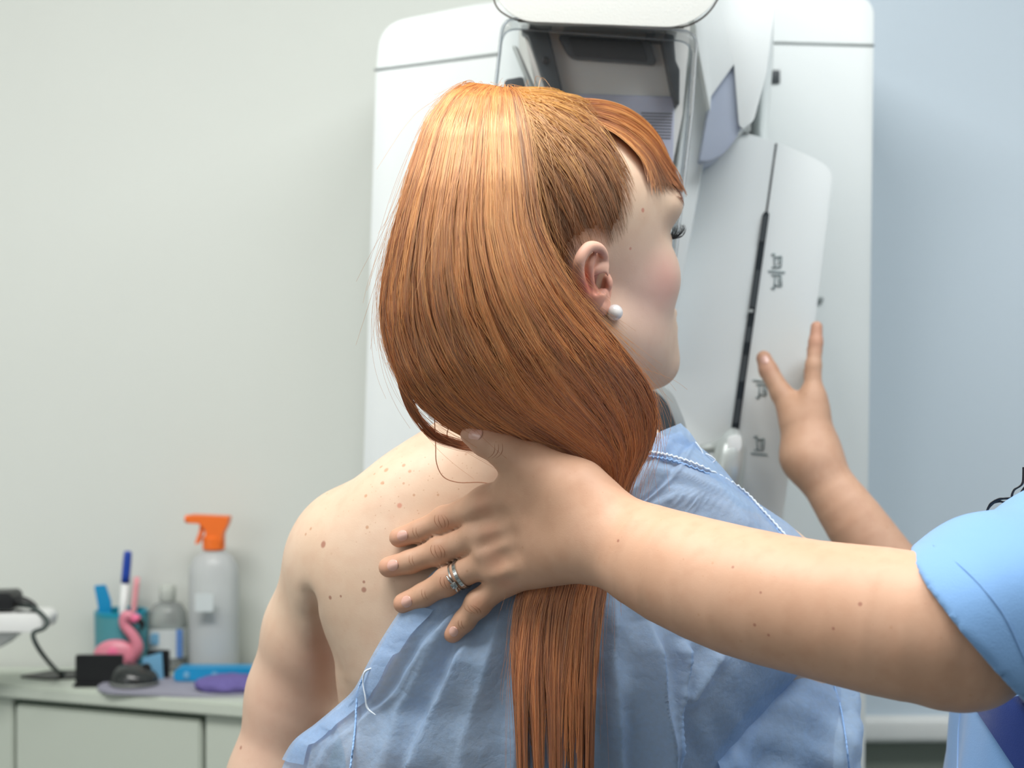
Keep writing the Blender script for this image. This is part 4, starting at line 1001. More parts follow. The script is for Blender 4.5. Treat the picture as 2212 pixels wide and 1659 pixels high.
# ponytail: stations of (left pixel, right pixel, distance, half thickness)
tie_w = from_head(TIE); txp, typ = pix(tie_w[None])
GD = .024                                                             # how far the lower tail stands off the bare back
PS = [(txp[0]-22, typ[0]+30, txp[0]+30, typ[0]+34, tie_w[1]-.004, .012), (1018, 180, 1104, 190, 1.165, .020), (940, 232, 1128, 232, 1.130, .030), (888, 365, 1148, 360, 1.112, .036), (852, 500, 1166, 490, 1.106, .038),
      (828, 630, 1218, 600, 1.108, .038), (836, 735, 1280, 685, 1.115, .036), (878, 830, 1348, 768, 1.124, .033), (960, 912, 1394, 836, 1.144, .027), (1088, 972, 1412, 905, 1.160, .021),
      (1205, 1016, 1400, 970, 1.168, .017), (1278, 1060, 1362, 1040, 1.172, .013), (1246, 1130, 1336, 1120, 1.174, .012), (1160, 1215, 1318, 1206, 1.176, .012), (1118, 1310, 1300, 1310, 1.170, .012),
      (1106, 1440, 1288, 1440, 1.166, .013), (1112, 1570, 1282, 1570, 1.166, .013), (1125, 1830, 1275, 1830, 1.172, .011)]
PSf = spline([(a, b, c, d, e*1000, f*1000) for a, b, c, d, e, f in PS], 64)
def tail_pts(a, b, row=PSf):
    """a across, b towards the camera, both (n, k) in -1..1 -> points along the tail"""
    lx, ly, rx, ry, dd, hh = [row[None, :, i] for i in range(6)]
    f = (a+1)*.5; x = lx+(rx-lx)*f; y = ly+(ry-ly)*f; d = (dd-b*hh)/1000
    return np.stack([(x-CX)/F*d, d+0*x, CAMZ-(y-CY)/F*d], -1)
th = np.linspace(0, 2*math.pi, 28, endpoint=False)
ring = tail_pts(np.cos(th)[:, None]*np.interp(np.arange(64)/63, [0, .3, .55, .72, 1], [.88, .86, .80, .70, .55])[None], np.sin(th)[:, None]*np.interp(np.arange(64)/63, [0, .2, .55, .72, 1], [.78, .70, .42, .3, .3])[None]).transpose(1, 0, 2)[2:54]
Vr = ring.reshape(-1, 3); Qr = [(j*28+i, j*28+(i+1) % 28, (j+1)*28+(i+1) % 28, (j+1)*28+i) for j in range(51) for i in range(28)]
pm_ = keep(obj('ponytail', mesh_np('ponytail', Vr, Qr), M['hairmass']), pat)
def grow(n, seed, shell):
    rg = np.random.default_rng(seed); K = 64; t = np.linspace(0, 1, K)
    nl = 120; la = rg.uniform(-1, 1, nl); lb_ = rg.uniform(-.2, 1, nl); lr = np.maximum(1, np.hypot(la, lb_)); la /= lr; lb_ /= lr
    ltone = rg.uniform(-.30, .26, nl); lph = rg.uniform(0, 6.28, (nl, 4)); lam = rg.uniform(.3, 1, nl)
    r = np.sqrt(rg.random(n)) if not shell else rg.uniform(.86, 1.02, n); g = rg.uniform(-.25*math.pi, 1.25*math.pi, n)
    a, b = r*np.cos(g), r*np.sin(g)
    own = np.argmin((a[:, None]-la[None])**2*2.5+(b[:, None]-lb_[None])**2, 1)
    cl = (np.clip((t-.05)/.25, 0, 1)*(.30+.28*np.clip((t-.3)/.3, 0, 1)+.22*np.clip((t-.80)/.15, 0, 1)))[None]
    A = a[:, None]*(1-cl)+la[own][:, None]*cl; B = b[:, None]*(1-cl*.8)+lb_[own][:, None]*cl*.8
    w = np.clip((t-.10)/.3, 0, 1)[None]
    A = A+w*lam[own][:, None]*(.065*np.sin(t[None]*9+lph[own, 0][:, None])+.045*np.sin(t[None]*17+lph[own, 1][:, None]))+rg.normal(0, .012, (n, 1))*w+(rg.normal(0, .16, (n, 1))*(rg.random((n, 1)) < .14))*np.sin(t[None]*rg.uniform(3, 8, (n, 1))+rg.uniform(0, 6, (n, 1)))*w
    B = B+w*lam[own][:, None]*(1+1.6*np.clip((t-.3)/.25, 0, 1)[None])*(.20*np.sin(t[None]*7+lph[own, 2][:, None])+.08*np.sin(t[None]*15+lph[own, 3][:, None]))
    A = np.clip(A, -1.03, 1.03); lim = np.sqrt(np.clip(1.06-A*A*.96, .02, 1)); B = np.clip(B, -lim, lim)
    ca = np.sort(rg.uniform(-1, 1, 13)); oc = np.argmin(np.abs(la[:, None]-ca[None]), 1)[own]; c2 = (.90*np.clip((t-.80)/.20, 0, 1)**1.2)[None]
    A = A*(1-c2)+(ca[oc][:, None]+.10*np.sin(t[None]*14+oc[:, None]*2.1))*c2
    P = tail_pts(A, B)
    ph = rg.uniform(0, 6.28, (n, 1, 3)); P = P+rg.normal(0, .0007, (n, 1, 3))*np.sin(t[None, :, None]*rg.uniform(6, 26, (n, 1, 1))+ph)*w[..., None]
    # uneven ends
    cut = np.clip(1-np.abs(rg.normal(0, .05, n))-.05*rg.random(13)[oc], .80, 1.0); P2 = np.empty_like(P)
    for c in range(3):
        idx = cut[:, None]*t[None]*(K-1); i0 = np.clip(idx.astype(int), 0, K-2); fr = idx-i0
        P2[..., c] = np.take_along_axis(P[..., c], i0, 1)*(1-fr)+np.take_along_axis(P[..., c], i0+1, 1)*fr
    redd = np.clip((t-.35)/.3, 0, 1)[None]
    tone = .58+ltone[own][:, None]+rg.normal(0, .17, (n, 1))+.18*np.exp(-((t-.10)/.10)**2)[None]-.06*redd+.50*(B-.38)  # deeper strands toned darker, painting shade between the locks
    sel = np.unique(np.round(np.linspace(0, K-1, 44)).astype(int)); return P2[:, sel], np.clip(tone, 0, 1)[:, sel]
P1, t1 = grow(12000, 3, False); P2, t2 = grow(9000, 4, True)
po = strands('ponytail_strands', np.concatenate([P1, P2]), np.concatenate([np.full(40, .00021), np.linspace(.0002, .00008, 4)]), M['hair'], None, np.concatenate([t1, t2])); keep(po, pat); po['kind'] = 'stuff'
# flyaway hairs around the tail and crown
n = 1500; rg = np.random.default_rng(9); ang = rg.uniform(-.3*math.pi, 1.3*math.pi, n); sp_ = rg.uniform(.98, 1.06, n)
Pf = tail_pts(np.repeat((sp_*np.cos(ang))[:, None], 64, 1), np.repeat((sp_*np.sin(ang))[:, None], 64, 1))
sta = rg.integers(1, 44, n); ln_ = rg.integers(8, 22, n); Pq = np.empty((n, 14, 3))
for i in range(n):
    seg = Pf[i, sta[i]:sta[i]+ln_[i]]; q = np.stack([np.interp(np.linspace(0, 1, 14), np.linspace(0, 1, len(seg)), seg[:, c]) for c in range(3)], 1)
    dv = rg.normal(0, 1, 3)*np.array((.008, .004, .006))*(1 if i % 3 else 1.8); u = np.linspace(0, 1, 14)[:, None]
    Pq[i] = q+dv*u**1.6+rg.normal(0, .0015, 3)*np.sin(u*rg.uniform(3, 9)+rg.uniform(0, 6))
for i in range(0, 260):                                                # short fuzz round the tie
    b0 = from_head(TIE+rg.normal(0, 1, 3)*np.array((.014, .014, .004))); dv = rg.normal(0, 1, 3)*np.array((.016, .008, .004))+np.array([0, 0, .008]); u = np.linspace(0, 1, 14)[:, None]
    Pq[i] = b0+dv*u+rg.normal(0, .003, 3)*np.sin(u*rg.uniform(2, 6)+rg.uniform(0, 6))-np.array([0, 0, .010])*u**2
ff = strands('flyaway_hairs', Pq, np.linspace(.00014, .00006, 14), M['hair'], None, np.repeat(rg.uniform(.65, 1, (n, 1)), 14, 1)); keep(ff, pat); ff['kind'] = 'stuff'
# loose lock curling round the left of the neck, and one long single hair
LK = []
for i in range(150):
    j = rg.normal(0, 1, 4)
    LK.append(spline([W(846+j[0]*3, 700, 1.12), W(862+j[0]*4, 800, 1.125), W(888+j[0]*5, 880+j[1]*3, 1.14), W(930+j[0]*5, 935+j[1]*5, 1.165), W(985+j[2]*5, 958+j[1]*5, 1.178), W(1060+j[2]*6, 972+j[1]*5, 1.176)], 24))
lk_ = strands('loose_lock', np.array(LK), np.linspace(.0002, .0001, 24), M['hair'], None, np.full((150, 24), .45)); keep(lk_, pat); lk_['kind'] = 'stuff'
sg = np.array([spline([W(938, 890, 1.15), W(941, 960, 1.178), W(943, 1000, 1.188), W(958, 1030, 1.193), W(990, 1042, 1.194), W(1035, 1042, 1.193), W(1065, 1046, 1.190)], 30), spline([W(1000, 905, 1.15), W(975, 918, 1.17), W(966, 940, 1.18), W(985, 962, 1.182), W(1010, 965, 1.17), W(1030, 955, 1.16), W(1040, 950, 1.15)], 30)])
sg_ = strands('single_hairs', sg, np.full(30, .00035), M['hair'], None, np.full((2, 30), .25)); keep(sg_, pat); sg_['kind'] = 'stuff'
# ------------------------------------------------------------------ paper gown
def gown_mat():
    k = N('blue_nonwoven'); pos = k.n('NewGeometry').outputs['Position']
    n1 = k.noise(26, 4, pos); n2 = k.noise(240, 3, pos)
    v = k.n('TexVoronoi', {'Scale': 900.0}); k.put(v.inputs['Vector'], pos)
    c = k.mix(n1, S(150, 191, 236), S(184, 212, 244)); c = k.mix(k.math('MULTIPLY', n2, 0.4), c, S(206, 222, 244))
    h = k.math('ADD', k.math('MULTIPLY', n2, 0.7), k.math('MULTIPLY', v.outputs['Distance'], 0.5))
    nor = k.n('Bump', {'Height': h, 'Strength': 0.25, 'Distance': 0.0006, 'Normal': k.bump(k.math('ABSOLUTE', k.math('SUBTRACT', k.noise(38, 5, pos), 0.5)), 0.55, 0.006)}).outputs['Normal']
    p = k.n('BsdfPrincipled', {'Base Color': c, 'Roughness': 0.55, 'Specular IOR Level': 0.35, 'Sheen Weight': 0.15, 'Normal': nor})
    t = k.n('BsdfTranslucent', {'Color': c}); tr = k.n('BsdfTransparent', {'Color': (0.80, 0.88, 1.0, 1)})
    m = k.n('MixShader', {0: 0.28}); k.t.links.new(p.outputs[0], m.inputs[1]); k.t.links.new(t.outputs[0], m.inputs[2])
    m2 = k.n('MixShader', {0: k.math('ADD', 0.22, k.math('MULTIPLY', n2, 0.22))}); k.t.links.new(m.outputs[0], m2.inputs[1]); k.t.links.new(tr.outputs[0], m2.inputs[2])
    return k.done(m2.outputs[0])
M['gown'] = gown_mat()
M['thread'] = plain('white_thread', S(226, 236, 248), 0.7, 0.2); M['bluethread'] = plain('pale_blue_thread', S(150, 186, 232), 0.7, 0.2)
GO = W(1235, 1400, 1.300)
GOFF = 0.009
def gbase(P): return torso_core(P)-GOFF
def seg_dist(px, py, poly):
    """distance in pixels to a polyline, side (+ right) and position along it"""
    poly = np.asarray(poly, float); best = np.full(px.shape, 1e9); side = np.zeros(px.shape); along = np.zeros(px.shape); n = len(poly)-1
    for i in range(n):
        a, b = poly[i], poly[i+1]; ab = b-a; L2 = ab @ ab
        t = ((px-a[0])*ab[0]+(py-a[1])*ab[1])/L2; tc = np.clip(t, 0, 1)
        dx, dy = px-a[0]-tc*ab[0], py-a[1]-tc*ab[1]; d = np.hypot(dx, dy); m = d < best
        cr = ab[0]*dy-ab[1]*dx
        best = np.where(m, d, best); side = np.where(m, -np.sign(cr), side); along = np.where(m, (i+tc)/n, along)
    return best, side, along
# ridges of the draped sheet: outline, height (mm), half widths to the left and right of the ridge (pixels)
RIDGES = [
    ([(1010, 1310), (950, 1400), (880, 1530), (838, 1659), (810, 1800)], 7, 60, 26),
    ([(1020, 1370), (985, 1470), (930, 1590), (880, 1700)], 9, 22, 70),
    ([(1090, 1310), (1060, 1450), (1010, 1600), (985, 1750)], 5, 30, 45),
    ([(1150, 1300), (1130, 1480), (1120, 1659), (1110, 1800)], 4, 30, 30),
    ([(1330, 1290), (1322, 1420), (1330, 1560), (1340, 1750)], 7, 28, 34),
    ([(1400, 1340), (1412, 1470), (1425, 1600), (1432, 1750)], 13, 42, 24),
    ([(1480, 1380), (1475, 1440), (1455, 1540), (1450, 1700)], 8, 30, 14),
    ([(1560, 1400), (1510, 1470), (1475, 1530)], 6, 26, 22),
    ([(1270, 1330), (1262, 1480), (1270, 1659), (1275, 1800)], 4, 22, 22),
    ([(860, 1370), (800, 1480), (730, 1600), (700, 1700)], 5, 30, 26),
    ([(930, 1330), (850, 1460), (780, 1600), (740, 1720)], 5, 24, 34),
    ([(700, 1570), (680, 1659), (650, 1760)], 6, 24, 30),
    ([(1420, 1060), (1500, 1075), (1580, 1110), (1640, 1160)], 4, 24, 22),
    ([(1380, 1020), (1460, 1025), (1560, 1065), (1650, 1130)], 4, 20, 18),
    ([(1400, 1100), (1450, 1085), (1490, 1090), (1500, 1110)], 5, 14, 12),
    ([(1200, 1280), (1195, 1450), (1190, 1659)], 4, 20, 26),
]
def folds(px, py):
    z = np.zeros(px.shape)
    for poly, hmm, wl, wr in RIDGES:
        d, s, al = seg_dist(px, py, poly); w = np.where(s > 0, wr, wl)
        fade = np.clip(np.minimum(al, 1-al)*6, 0, 1)
        z += 1.55*hmm/1000*np.maximum(0, 1-d/(w*1.5))**1.7*fade
    z += .0012*np.sin(px*.035+py*.011+1.5*np.sin(py*.013))+.0008*np.sin(px*.081-py*.037)*np.sin(py*.021+px*.008)
    return z
# the free edge from the collar down across the back; distance None = lies on the back
EDGE = [(1472, 930, None), (1425, 950, None), (1385, 1000, None), (1340, 1060, None), (1250, 1110, None), (1120, 1160, None), (1010, 1200, None), (940, 1232, None), (905, 1275, None), (870, 1322, None), (835, 1375, None), (802, 1432, None), (772, 1488, None),
        (735, 1524, 1.222), (690, 1562, 1.226), (640, 1602, 1.228), (608, 1662, 1.228), (585, 1740, 1.226), (570, 1900, 1.225), (575, 2150, 1.225), (590, 2500, 1.225), (590, 2950, 1.225)]
EP = []
for x, y, d in EDGE:
    if d is None:
        d = march(gbase, x, y, 1.0, 1.5)[0]
        if d != d: d = 1.28
    EP.append(W(x, y, d))
EP = spline(EP, 190)
ga = np.arctan2(EP[:, 0]-GO[0], -(EP[:, 1]-GO[1])); hz_ = np.hypot(EP[:, 0]-GO[0], EP[:, 1]-GO[1])
gw = np.where(EP[:, 2] >= GO[2], np.arctan2(EP[:, 2]-GO[2], hz_), (EP[:, 2]-GO[2])/.3)
er0 = np.where(EP[:, 2] >= GO[2], np.linalg.norm(EP-GO, axis=1), hz_)
nc = 250; tj = np.linspace(0, 1, nc)**1.15
GA = ga[:, None]+(math.radians(172)-ga)[:, None]*tj[None]
wend = np.where(gw > 0, gw*.42+.12*np.clip(gw, 0, 1), gw+.0); GWp = gw[:, None]+(wend-gw)[:, None]*tj[None]**1.3
el = np.maximum(GWp, 0); org = GO+np.stack([0*GWp, 0*GWp, np.minimum(GWp, 0)*.3], -1)
dirs = np.stack([np.sin(GA)*np.cos(el), -np.cos(GA)*np.cos(el), np.sin(el)], -1)
rad = np.full(GWp.shape, .36); fo_, fd_ = org.reshape(-1, 3), dirs.reshape(-1, 3); rr = rad.reshape(-1)
for _ in range(26):
    rr = np.clip(rr-gbase((fo_+fd_*rr[:, None]).astype(np.float32))*.85, .02, .5)
rad = rr.reshape(GWp.shape)
low = np.clip((-GWp-.5)/.8, 0, 1); rad = rad+low*.03
ext = (er0-rad[:, 0]); dec = np.clip(1-tj/.30, 0, 1)**1.5
GP = org+dirs*(rad+ext[:, None]*dec[None])[..., None]
gx, gy = pix(GP.reshape(-1, 3)); fz = folds(gx, gy).reshape(GWp.shape)
edm = np.linalg.norm(GP-GP[:, :1], axis=2)                                # distance from the free edge along the cloth
hem = .0035*np.exp(-((edm-.012)/.006)**2)-.003*np.exp(-((edm-.034)/.004)**2)+.003*np.exp(-((edm-.040)/.004)**2)
facing = np.clip(-dirs[..., 1]*1.4+.1, 0, 1)
edgefade = np.clip(edm/.015, 0, 1)
GP = GP+dirs*(fz*facing*edgefade+hem*facing)[..., None]
GV = GP.reshape(-1, 3); ni = len(EP)
GQ = np.array([(i*nc+j, (i+1)*nc+j, (i+1)*nc+j+1, i*nc+j+1) for i in range(ni-1) for j in range(nc-1)])
gown = keep(obj('paper_gown', mesh_np('paper_gown', GV, GQ), M['gown']), pat); gown['label'] = 'light blue see-through paper gown'
def gsurf(x, y, lift=.0012):
    """point just above the draped gown at a pixel (found on the sheet itself)"""
    i = np.argsort((gx-x)**2+(gy-y)**2+np.where(GV[:, 1] > 1.36, 1e9, 0))[:7]
    d = GV[i, 1].min(); return W(x, y, d-lift)
# turned hem band along the free edge
HB = []
for i in range(78, 142):
    a = GP[i, 0]; j = np.argmin(np.abs(edm[i]-.026)); b = GP[i, j]
    HB.append([a+dirs[i, 0]*.0030, a*.5+b*.5+dirs[i, j//2]*.0060, b+dirs[i, j]*.0036])
HB = np.array(HB).reshape(-1, 3)
keep(obj('hem_band', mesh_np('hem_band', HB, [(i*3+j, (i+1)*3+j, (i+1)*3+j+1, i*3+j+1) for i in range(63) for j in range(2)]), M['gown']), pat)
def cord(name, pts, r, mat, stitch=True, n=90, wob=.0008):
    q = spline(pts, n); i = np.arange(n)
    if stitch: q = q+np.stack([np.zeros(n), -np.abs(np.sin(i*1.3))*.0004, np.sin(i*2.2)*wob], 1)
    return tube(name, q, r, mat, n=n, sides=6, smooth_path=False)
seam1 = [gsurf(x, y, .002) for x, y in ((1396, 975), (1450, 985), (1520, 1010), (1600, 1055), (1650, 1105), (1700, 1160))]
keep(cord('collar_seam', seam1, .0011, M['thread']), pat); keep(cord('collar_seam', [p+np.array([0, -.001, -.0035]) for p in seam1], .0009, M['bluethread']), pat)
keep(cord('edge_seam', [gsurf(x, y, .0045) for x, y in ((785, 1462), (772, 1500), (768, 1560), (763, 1610), (757, 1659), (752, 1710))], .0008, M['bluethread']), pat)
keep(tube('loose_thread', [gsurf(804, 1443, .006), gsurf(788, 1452, .009), gsurf(784, 1475, .010), gsurf(789, 1505, .010), gsurf(794, 1530, .009), gsurf(812, 1545, .006)], [.0007, .0009, .0005, .0006, .0009, .0003], M['thread'], n=30, sides=6), pat)
# collar flap at the right of the neck
c00 = [W(1392, 985, 1.222), W(1404, 945, 1.238), W(1470, 914, 1.268)]; c11 = [W(1440, 1000, 1.226), W(1480, 975, 1.244), W(1516, 972, 1.272)]; cm = [W(1414, 990, 1.220), W(1440, 952, 1.236), W(1492, 936, 1.266)]
ca, cb_, cc = spline(c00, 14), spline(cm, 14), spline(c11, 14); CV = []
for i in range(14):
    row = spline([ca[i], cb_[i]+np.array([0, -.002*math.sin(i*.7), 0]), cc[i]], 10); CV.append(row)
CVf = np.array(CV).reshape(-1, 3)
keep(obj('collar', mesh_np('collar', CVf, [(i*10+j, (i+1)*10+j, (i+1)*10+j+1, i*10+j+1) for i in range(13) for j in range(9)]), M['gown']), pat)
keep(tube('loose_thread', [W(1502, 955, 1.262), W(1515, 972, 1.258), W(1522, 992, 1.256), W(1535, 1000, 1.256), W(1545, 994, 1.256), W(1536, 986, 1.256), W(1524, 980, 1.257)], .0006, M['thread'], n=36, sides=6), pat)
# sleeve: a loose short tube with its opening towards the right
SA = [(1478, 1650, 1.290, 140, .062), (1540, 1640, 1.300, 165, .064), (1620, 1622, 1.312, 185, .062), (1700, 1606, 1.324, 182, .058), (1775, 1598, 1.332, 156, .054), (1818, 1602, 1.336, 116, .050)]
SAf = spline([(a, b, c*1000, d, e*1000) for a, b, c, d, e in SA], 60); SV = []
axs = np.array([W(a, b, c/1000) for a, b, c, d, e in SAf]); Tx = np.gradient(axs, axis=0); Tx /= np.linalg.norm(Tx, axis=1)[:, None]
nr = 120
for i in range(60):
    a, b, c, d, e = SAf[i]; N1 = np.array([0, 1, 0])-Tx[i]*Tx[i][1]; N1 /= np.linalg.norm(N1); B1 = np.cross(Tx[i], N1); r1 = d*c/1000/F; r2 = e/1000
    for j in range(nr):
        g = 2*math.pi*j/nr; u = i/59
        w_ = .0030*math.sin(3*g+u*7+.6)+.0022*math.sin(7*g-u*9)+.0020*math.sin(u*17+2.2*math.sin(g*2))+.0012*math.sin(13*g+u*15)
        w_ += .004*math.exp(-((u-.10)/.05)**2)*math.sin(9*g)
        SV.append(axs[i]+(B1*math.cos(g)*(r1+w_)+N1*math.sin(g)*(r2+w_))+Tx[i]*(.004*math.sin(2*g+1)*u))
SV = np.array(SV)
keep(obj('sleeve', mesh_np('sleeve', SV, [(i*nr+j, i*nr+(j+1) % nr, (i+1)*nr+(j+1) % nr, (i+1)*nr+j) for i in range(59) for j in range(nr)]), M['gown']), pat)
sx_, sy_ = pix(SV)
def ssurf(x, y, lift=.0015):
    i = np.argmin((sx_-x)**2+(sy_-y)**2+np.where(SV[:, 1] > 1.325, 1e9, 0)); return W(x, y, SV[i, 1]-lift)
keep(cord('sleeve_seam', [ssurf(x, y, .003) for x, y in ((1486, 1522), (1540, 1512), (1590, 1490), (1640, 1470), (1690, 1455))], .0010, M['bluethread']), pat)
keep(cord('sleeve_seam', [ssurf(x, y) for x, y in ((1802, 1482), (1816, 1530), (1826, 1590), (1834, 1660), (1838, 1720))], .0008, M['bluethread']), pat)
# legs below the gown (out of the picture)
M['navy'] = plain('navy_trousers', S(44, 54, 84), 0.8, 0.2, grain=0.1, scale=200); M['shoe'] = plain('white_shoe', S(226, 226, 224), 0.5, 0.4)
def legs(root, pts, mat):
    for sx in (-1, 1):
        p_ = [np.array(q) for q in pts(sx)]
        keep(tube('trouser_leg', p_, [.095, .075, .060, .052], mat, n=16, sides=20), root)
        f = p_[-1]; keep(ell('shoe', (f[0], f[1]+(.05 if root is pat else 0), .04), (.045, .12, .04) if root is pat else (.12, .045, .04), M['shoe'], None, 20), root)
legs(pat, lambda s: [(GO[0]+.08*s, 1.31, .86), (GO[0]+.09*s, 1.31, .5), (GO[0]+.09*s, 1.32, .2), (GO[0]+.09*s, 1.32, .06)], M['navy'])

# ------------------------------------------------------------------ scrubs
def scrub_mat(name, c0, c1):
    k = N(name); pos = k.n('NewGeometry').outputs['Position']; n1 = k.noise(7, 4, pos); n2 = k.noise(900, 2, pos)
    c = k.mix(n1, c0, c1)
    b = k.n('BsdfPrincipled', {'Base Color': c, 'Roughness': 0.75, 'Specular IOR Level': 0.2, 'Sheen Weight': 0.25, 'Normal': k.bump(k.math('ADD', n2, k.math('MULTIPLY', k.noise(40, 3, pos), 2.0)), 0.2, 0.001)})
    return k.done(b.outputs[0])
M['scrub'] = scrub_mat('light_blue_scrub', S(112, 154, 203), S(126, 167, 212)); M['navyscrub'] = scrub_mat('navy_trim', S(22, 44, 104), S(28, 54, 120))
hemA, hemB = W(1966, 1196, .985), W(2222, 1505, .965); hv = np.cross(hemB-hemA, np.array([.22, 1, .12])); hv /= np.linalg.norm(hv)
if hv[0] < 0: hv = -hv
SL = [W(2060, 1380, .978), W(2160, 1342, .995), W(2330, 1275, 1.04), L_SH+np.array([.02, .0, -.01])]; SR = [.062, .067, .069, .069]
SL2 = [R_EL*.55+R_SH*.45, R_SH]; SR2 = [.066, .074]
TZ = np.array([.55, .80, 1.0, 1.10, 1.18, 1.24, 1.27]); TX = np.array([.535, .535, .535, .540, .548, .552, .555]); TA = np.array([.178, .172, .170, .160, .140, .105, .06]); TB = np.array([.215, .200, .195, .19, .185, .165, .10])
def scrub_out(P):
    z = P[:, 2]; fold = .0035*np.sin(P[:, 1]*46+z*14)*np.clip((1.2-z)*8, 0, 1)+.0012*np.sin(P[:, 1]*95-z*31+P[:, 0]*40)
    t = column(P, TZ, TX, np.full(7, 1.265), TA, TB)-fold
    sl = chain(P, SL, SR, .02)-.0016*np.sin((P @ np.array([22, 30, 70], np.float32))+1.2*np.sin(P[:, 0]*31))-.0010*np.sin(P @ np.array([70, 12, -34], np.float32))
    sl = smax(sl, -((P-hemA.astype(np.float32)) @ hv.astype(np.float32)), .0015)
    s2 = chain(P, SL2, SR2, .02)
    d = smin(smin(t, sl, .035), s2, .035)
    return d
def sleeve_raw(P): return chain(P, SL, SR, .02)-.0016*np.sin((P @ np.array([22, 30, 70], np.float32))+1.2*np.sin(P[:, 0]*31))-.0010*np.sin(P @ np.array([70, 12, -34], np.float32))
def scrub_sdf(P):
    d = scrub_out(P)
    inn_ = np.maximum(sleeve_raw(P)+.0075, (P-hemA.astype(np.float32)) @ hv.astype(np.float32)-.09)
    return smax(d, -inn_, .0012)
V, Q = net(scrub_sdf, (.24, .86, .55), (.78, 1.70, 1.36), .0030)
keep(obj('scrub_top', mesh_np('scrub_top', V, Q), M['scrub']), nur)['label'] = 'light blue scrub top'
st_pts = []
for (x, y) in ((2016, 1178), (2075, 1222), (2130, 1278), (2175, 1340), (2212, 1420), (2240, 1480)):
    d = march(scrub_out, x, y, .8, 1.3)[0]; st_pts.append(W(x, y, (d if d == d else 1.0)-.0002))
keep(tube('hem_stitching', st_pts, .0005, M['scrub'], n=60, sides=6), nur)
legs(nur, lambda s: [(.535, 1.265+.09*s, .75), (.535, 1.265+.10*s, .45), (.535, 1.265+.10*s, .2), (.535, 1.265+.10*s, .06)], M['scrub'])
# dark side panel and pocket edge of the tunic
def on_scrub(x, y, lift): 
    d = march(scrub_out, x, y, .95, 1.5)[0]; return W(x, y, (d if d == d else 1.2)-lift)
SPV = []
for i in range(12):
    t = i/11; l = np.array((2100, 1522))*(1-t)+np.array((2205, 1680))*t; r = np.array((2215, 1500))*(1-t)+np.array((2300, 1660))*t
    for j in range(8): q = l+(r-l)*j/7; SPV.append(on_scrub(q[0], q[1], .012))
SPV = np.array(SPV)
keep(obj('side_panel', mesh_np('side_panel', SPV, [(i*8+j, (i+1)*8+j, (i+1)*8+j+1, i*8+j+1) for i in range(11) for j in range(7)]), M['navyscrub']), nur)
keep(tube('scrub_seam', [on_scrub(x, y, .0006) for x, y in ((2076, 1524), (2070, 1580), (2068, 1659), (2066, 1720))], .0006, M['bluethread'], n=20, sides=6), nur)
# dark curly hair of the nurse
CUR = []; rg = np.random.default_rng(21)
for i in range(420):
    th_ = rg.uniform(0, 6.28); ph_ = rg.uniform(-.1, 1.3); r0 = np.array([-.005+.092*math.cos(ph_)*math.cos(th_)*-1, .082*math.cos(ph_)*math.sin(th_), .05+.088*math.sin(ph_)])
    if r0[0] < -.055 and r0[2] < .09: continue
    a = NC+r0; o_ = r0/np.linalg.norm(r0); L = rg.uniform(.10, .30); k_ = np.linspace(0, 1, 40); cr_ = rg.uniform(.003, .006); fr = rg.uniform(20, 40); ph2 = rg.uniform(0, 6.28)
    out_ = np.array([o_[0], o_[1], 0]); drop = np.stack([out_[0]*.05*np.sqrt(k_), out_[1]*.05*np.sqrt(k_), o_[2]*.02*np.sin(k_*3)-L*k_**1.2], 1)
    CUR.append(a+drop+cr_*np.clip(k_*6, 0, 1)[:, None]*np.stack([np.cos(fr*k_+ph2), np.sin(fr*k_+ph2), .4*np.sin(fr*k_)], 1))
for pts in (((2212, 1010), (2208, 1045), (2190, 1060), (2187, 1080), (2200, 1092), (2212, 1060)), ((2225, 1060), (2195, 1075), (2160, 1078), (2140, 1090), (2130, 1108)), ((2230, 1030), (2208, 1062), (2202, 1080), (2215, 1090), (2230, 1085)), ((2225, 1085), (2200, 1090), (2175, 1086), (2150, 1084), (2136, 1098))):
    for q in range(6): CUR.append(spline([W(x+rg.normal(0, 1.2), y+rg.normal(0, 1.2), 1.10) for x, y in pts], 40))
cu = strands('curly_hair', np.array(CUR), np.linspace(.0006, .00035, 40), M['lash']); keep(cu, nur); cu['kind'] = 'stuff'
capn = ell('hair_cap', NC+np.array([.016, 0, .048]), (.100, .083, .090), M['lash'], None, 28); keep(capn, nur)

# ------------------------------------------------------------------ nails, knuckle creases, rings
M['nail'] = plain('finger_nail', S(226, 178, 162), 0.25, 0.5, grain=0.03, coat=0.3); M['crease'] = plain('skin_crease', S(176, 126, 98), 0.7, 0.2)
def nail(px, py, dirp, ln, wd, mat=M['nail'], f=nurse_sdf, d0=.9, d1=1.3):
    d = march(f, px, py, d0, d1)[0]
    if d != d: return
    c = W(px, py, d); n_ = grad(f, c[None])[0]; a = W(px+dirp[0], py+dirp[1], d)-c; a = a-n_*(a @ n_); a /= np.linalg.norm(a); b = np.cross(n_, a)
    R = Matrix(((a[0], b[0], n_[0], 0), (a[1], b[1], n_[1], 0), (a[2], b[2], n_[2], 0), (0, 0, 0, 1)))
    bm = bmesh.new(); bmesh.ops.create_grid(bm, x_segments=10, y_segments=10, size=1)
    for v in bm.verts:
        x, y = v.co.x, v.co.y; s = math.sqrt(max(0, 1-y*y*.5)); t = math.sqrt(max(0, 1-x*x*.5)); x, y = x*s, y*t
        v.co = Vector((x*ln/2, y*wd/2, .0007-.0018*y*y*(wd/.008)-.0012*max(0, x)**2))
    bmesh.ops.solidify(bm, geom=list(bm.faces), thickness=.0006)
    bmesh.ops.transform(bm, matrix=Matrix.Translation(Vector(c)) @ R, verts=bm.verts)
    keep(obj('finger_nail', bm_mesh(bm, 'finger_nail'), mat), nur)
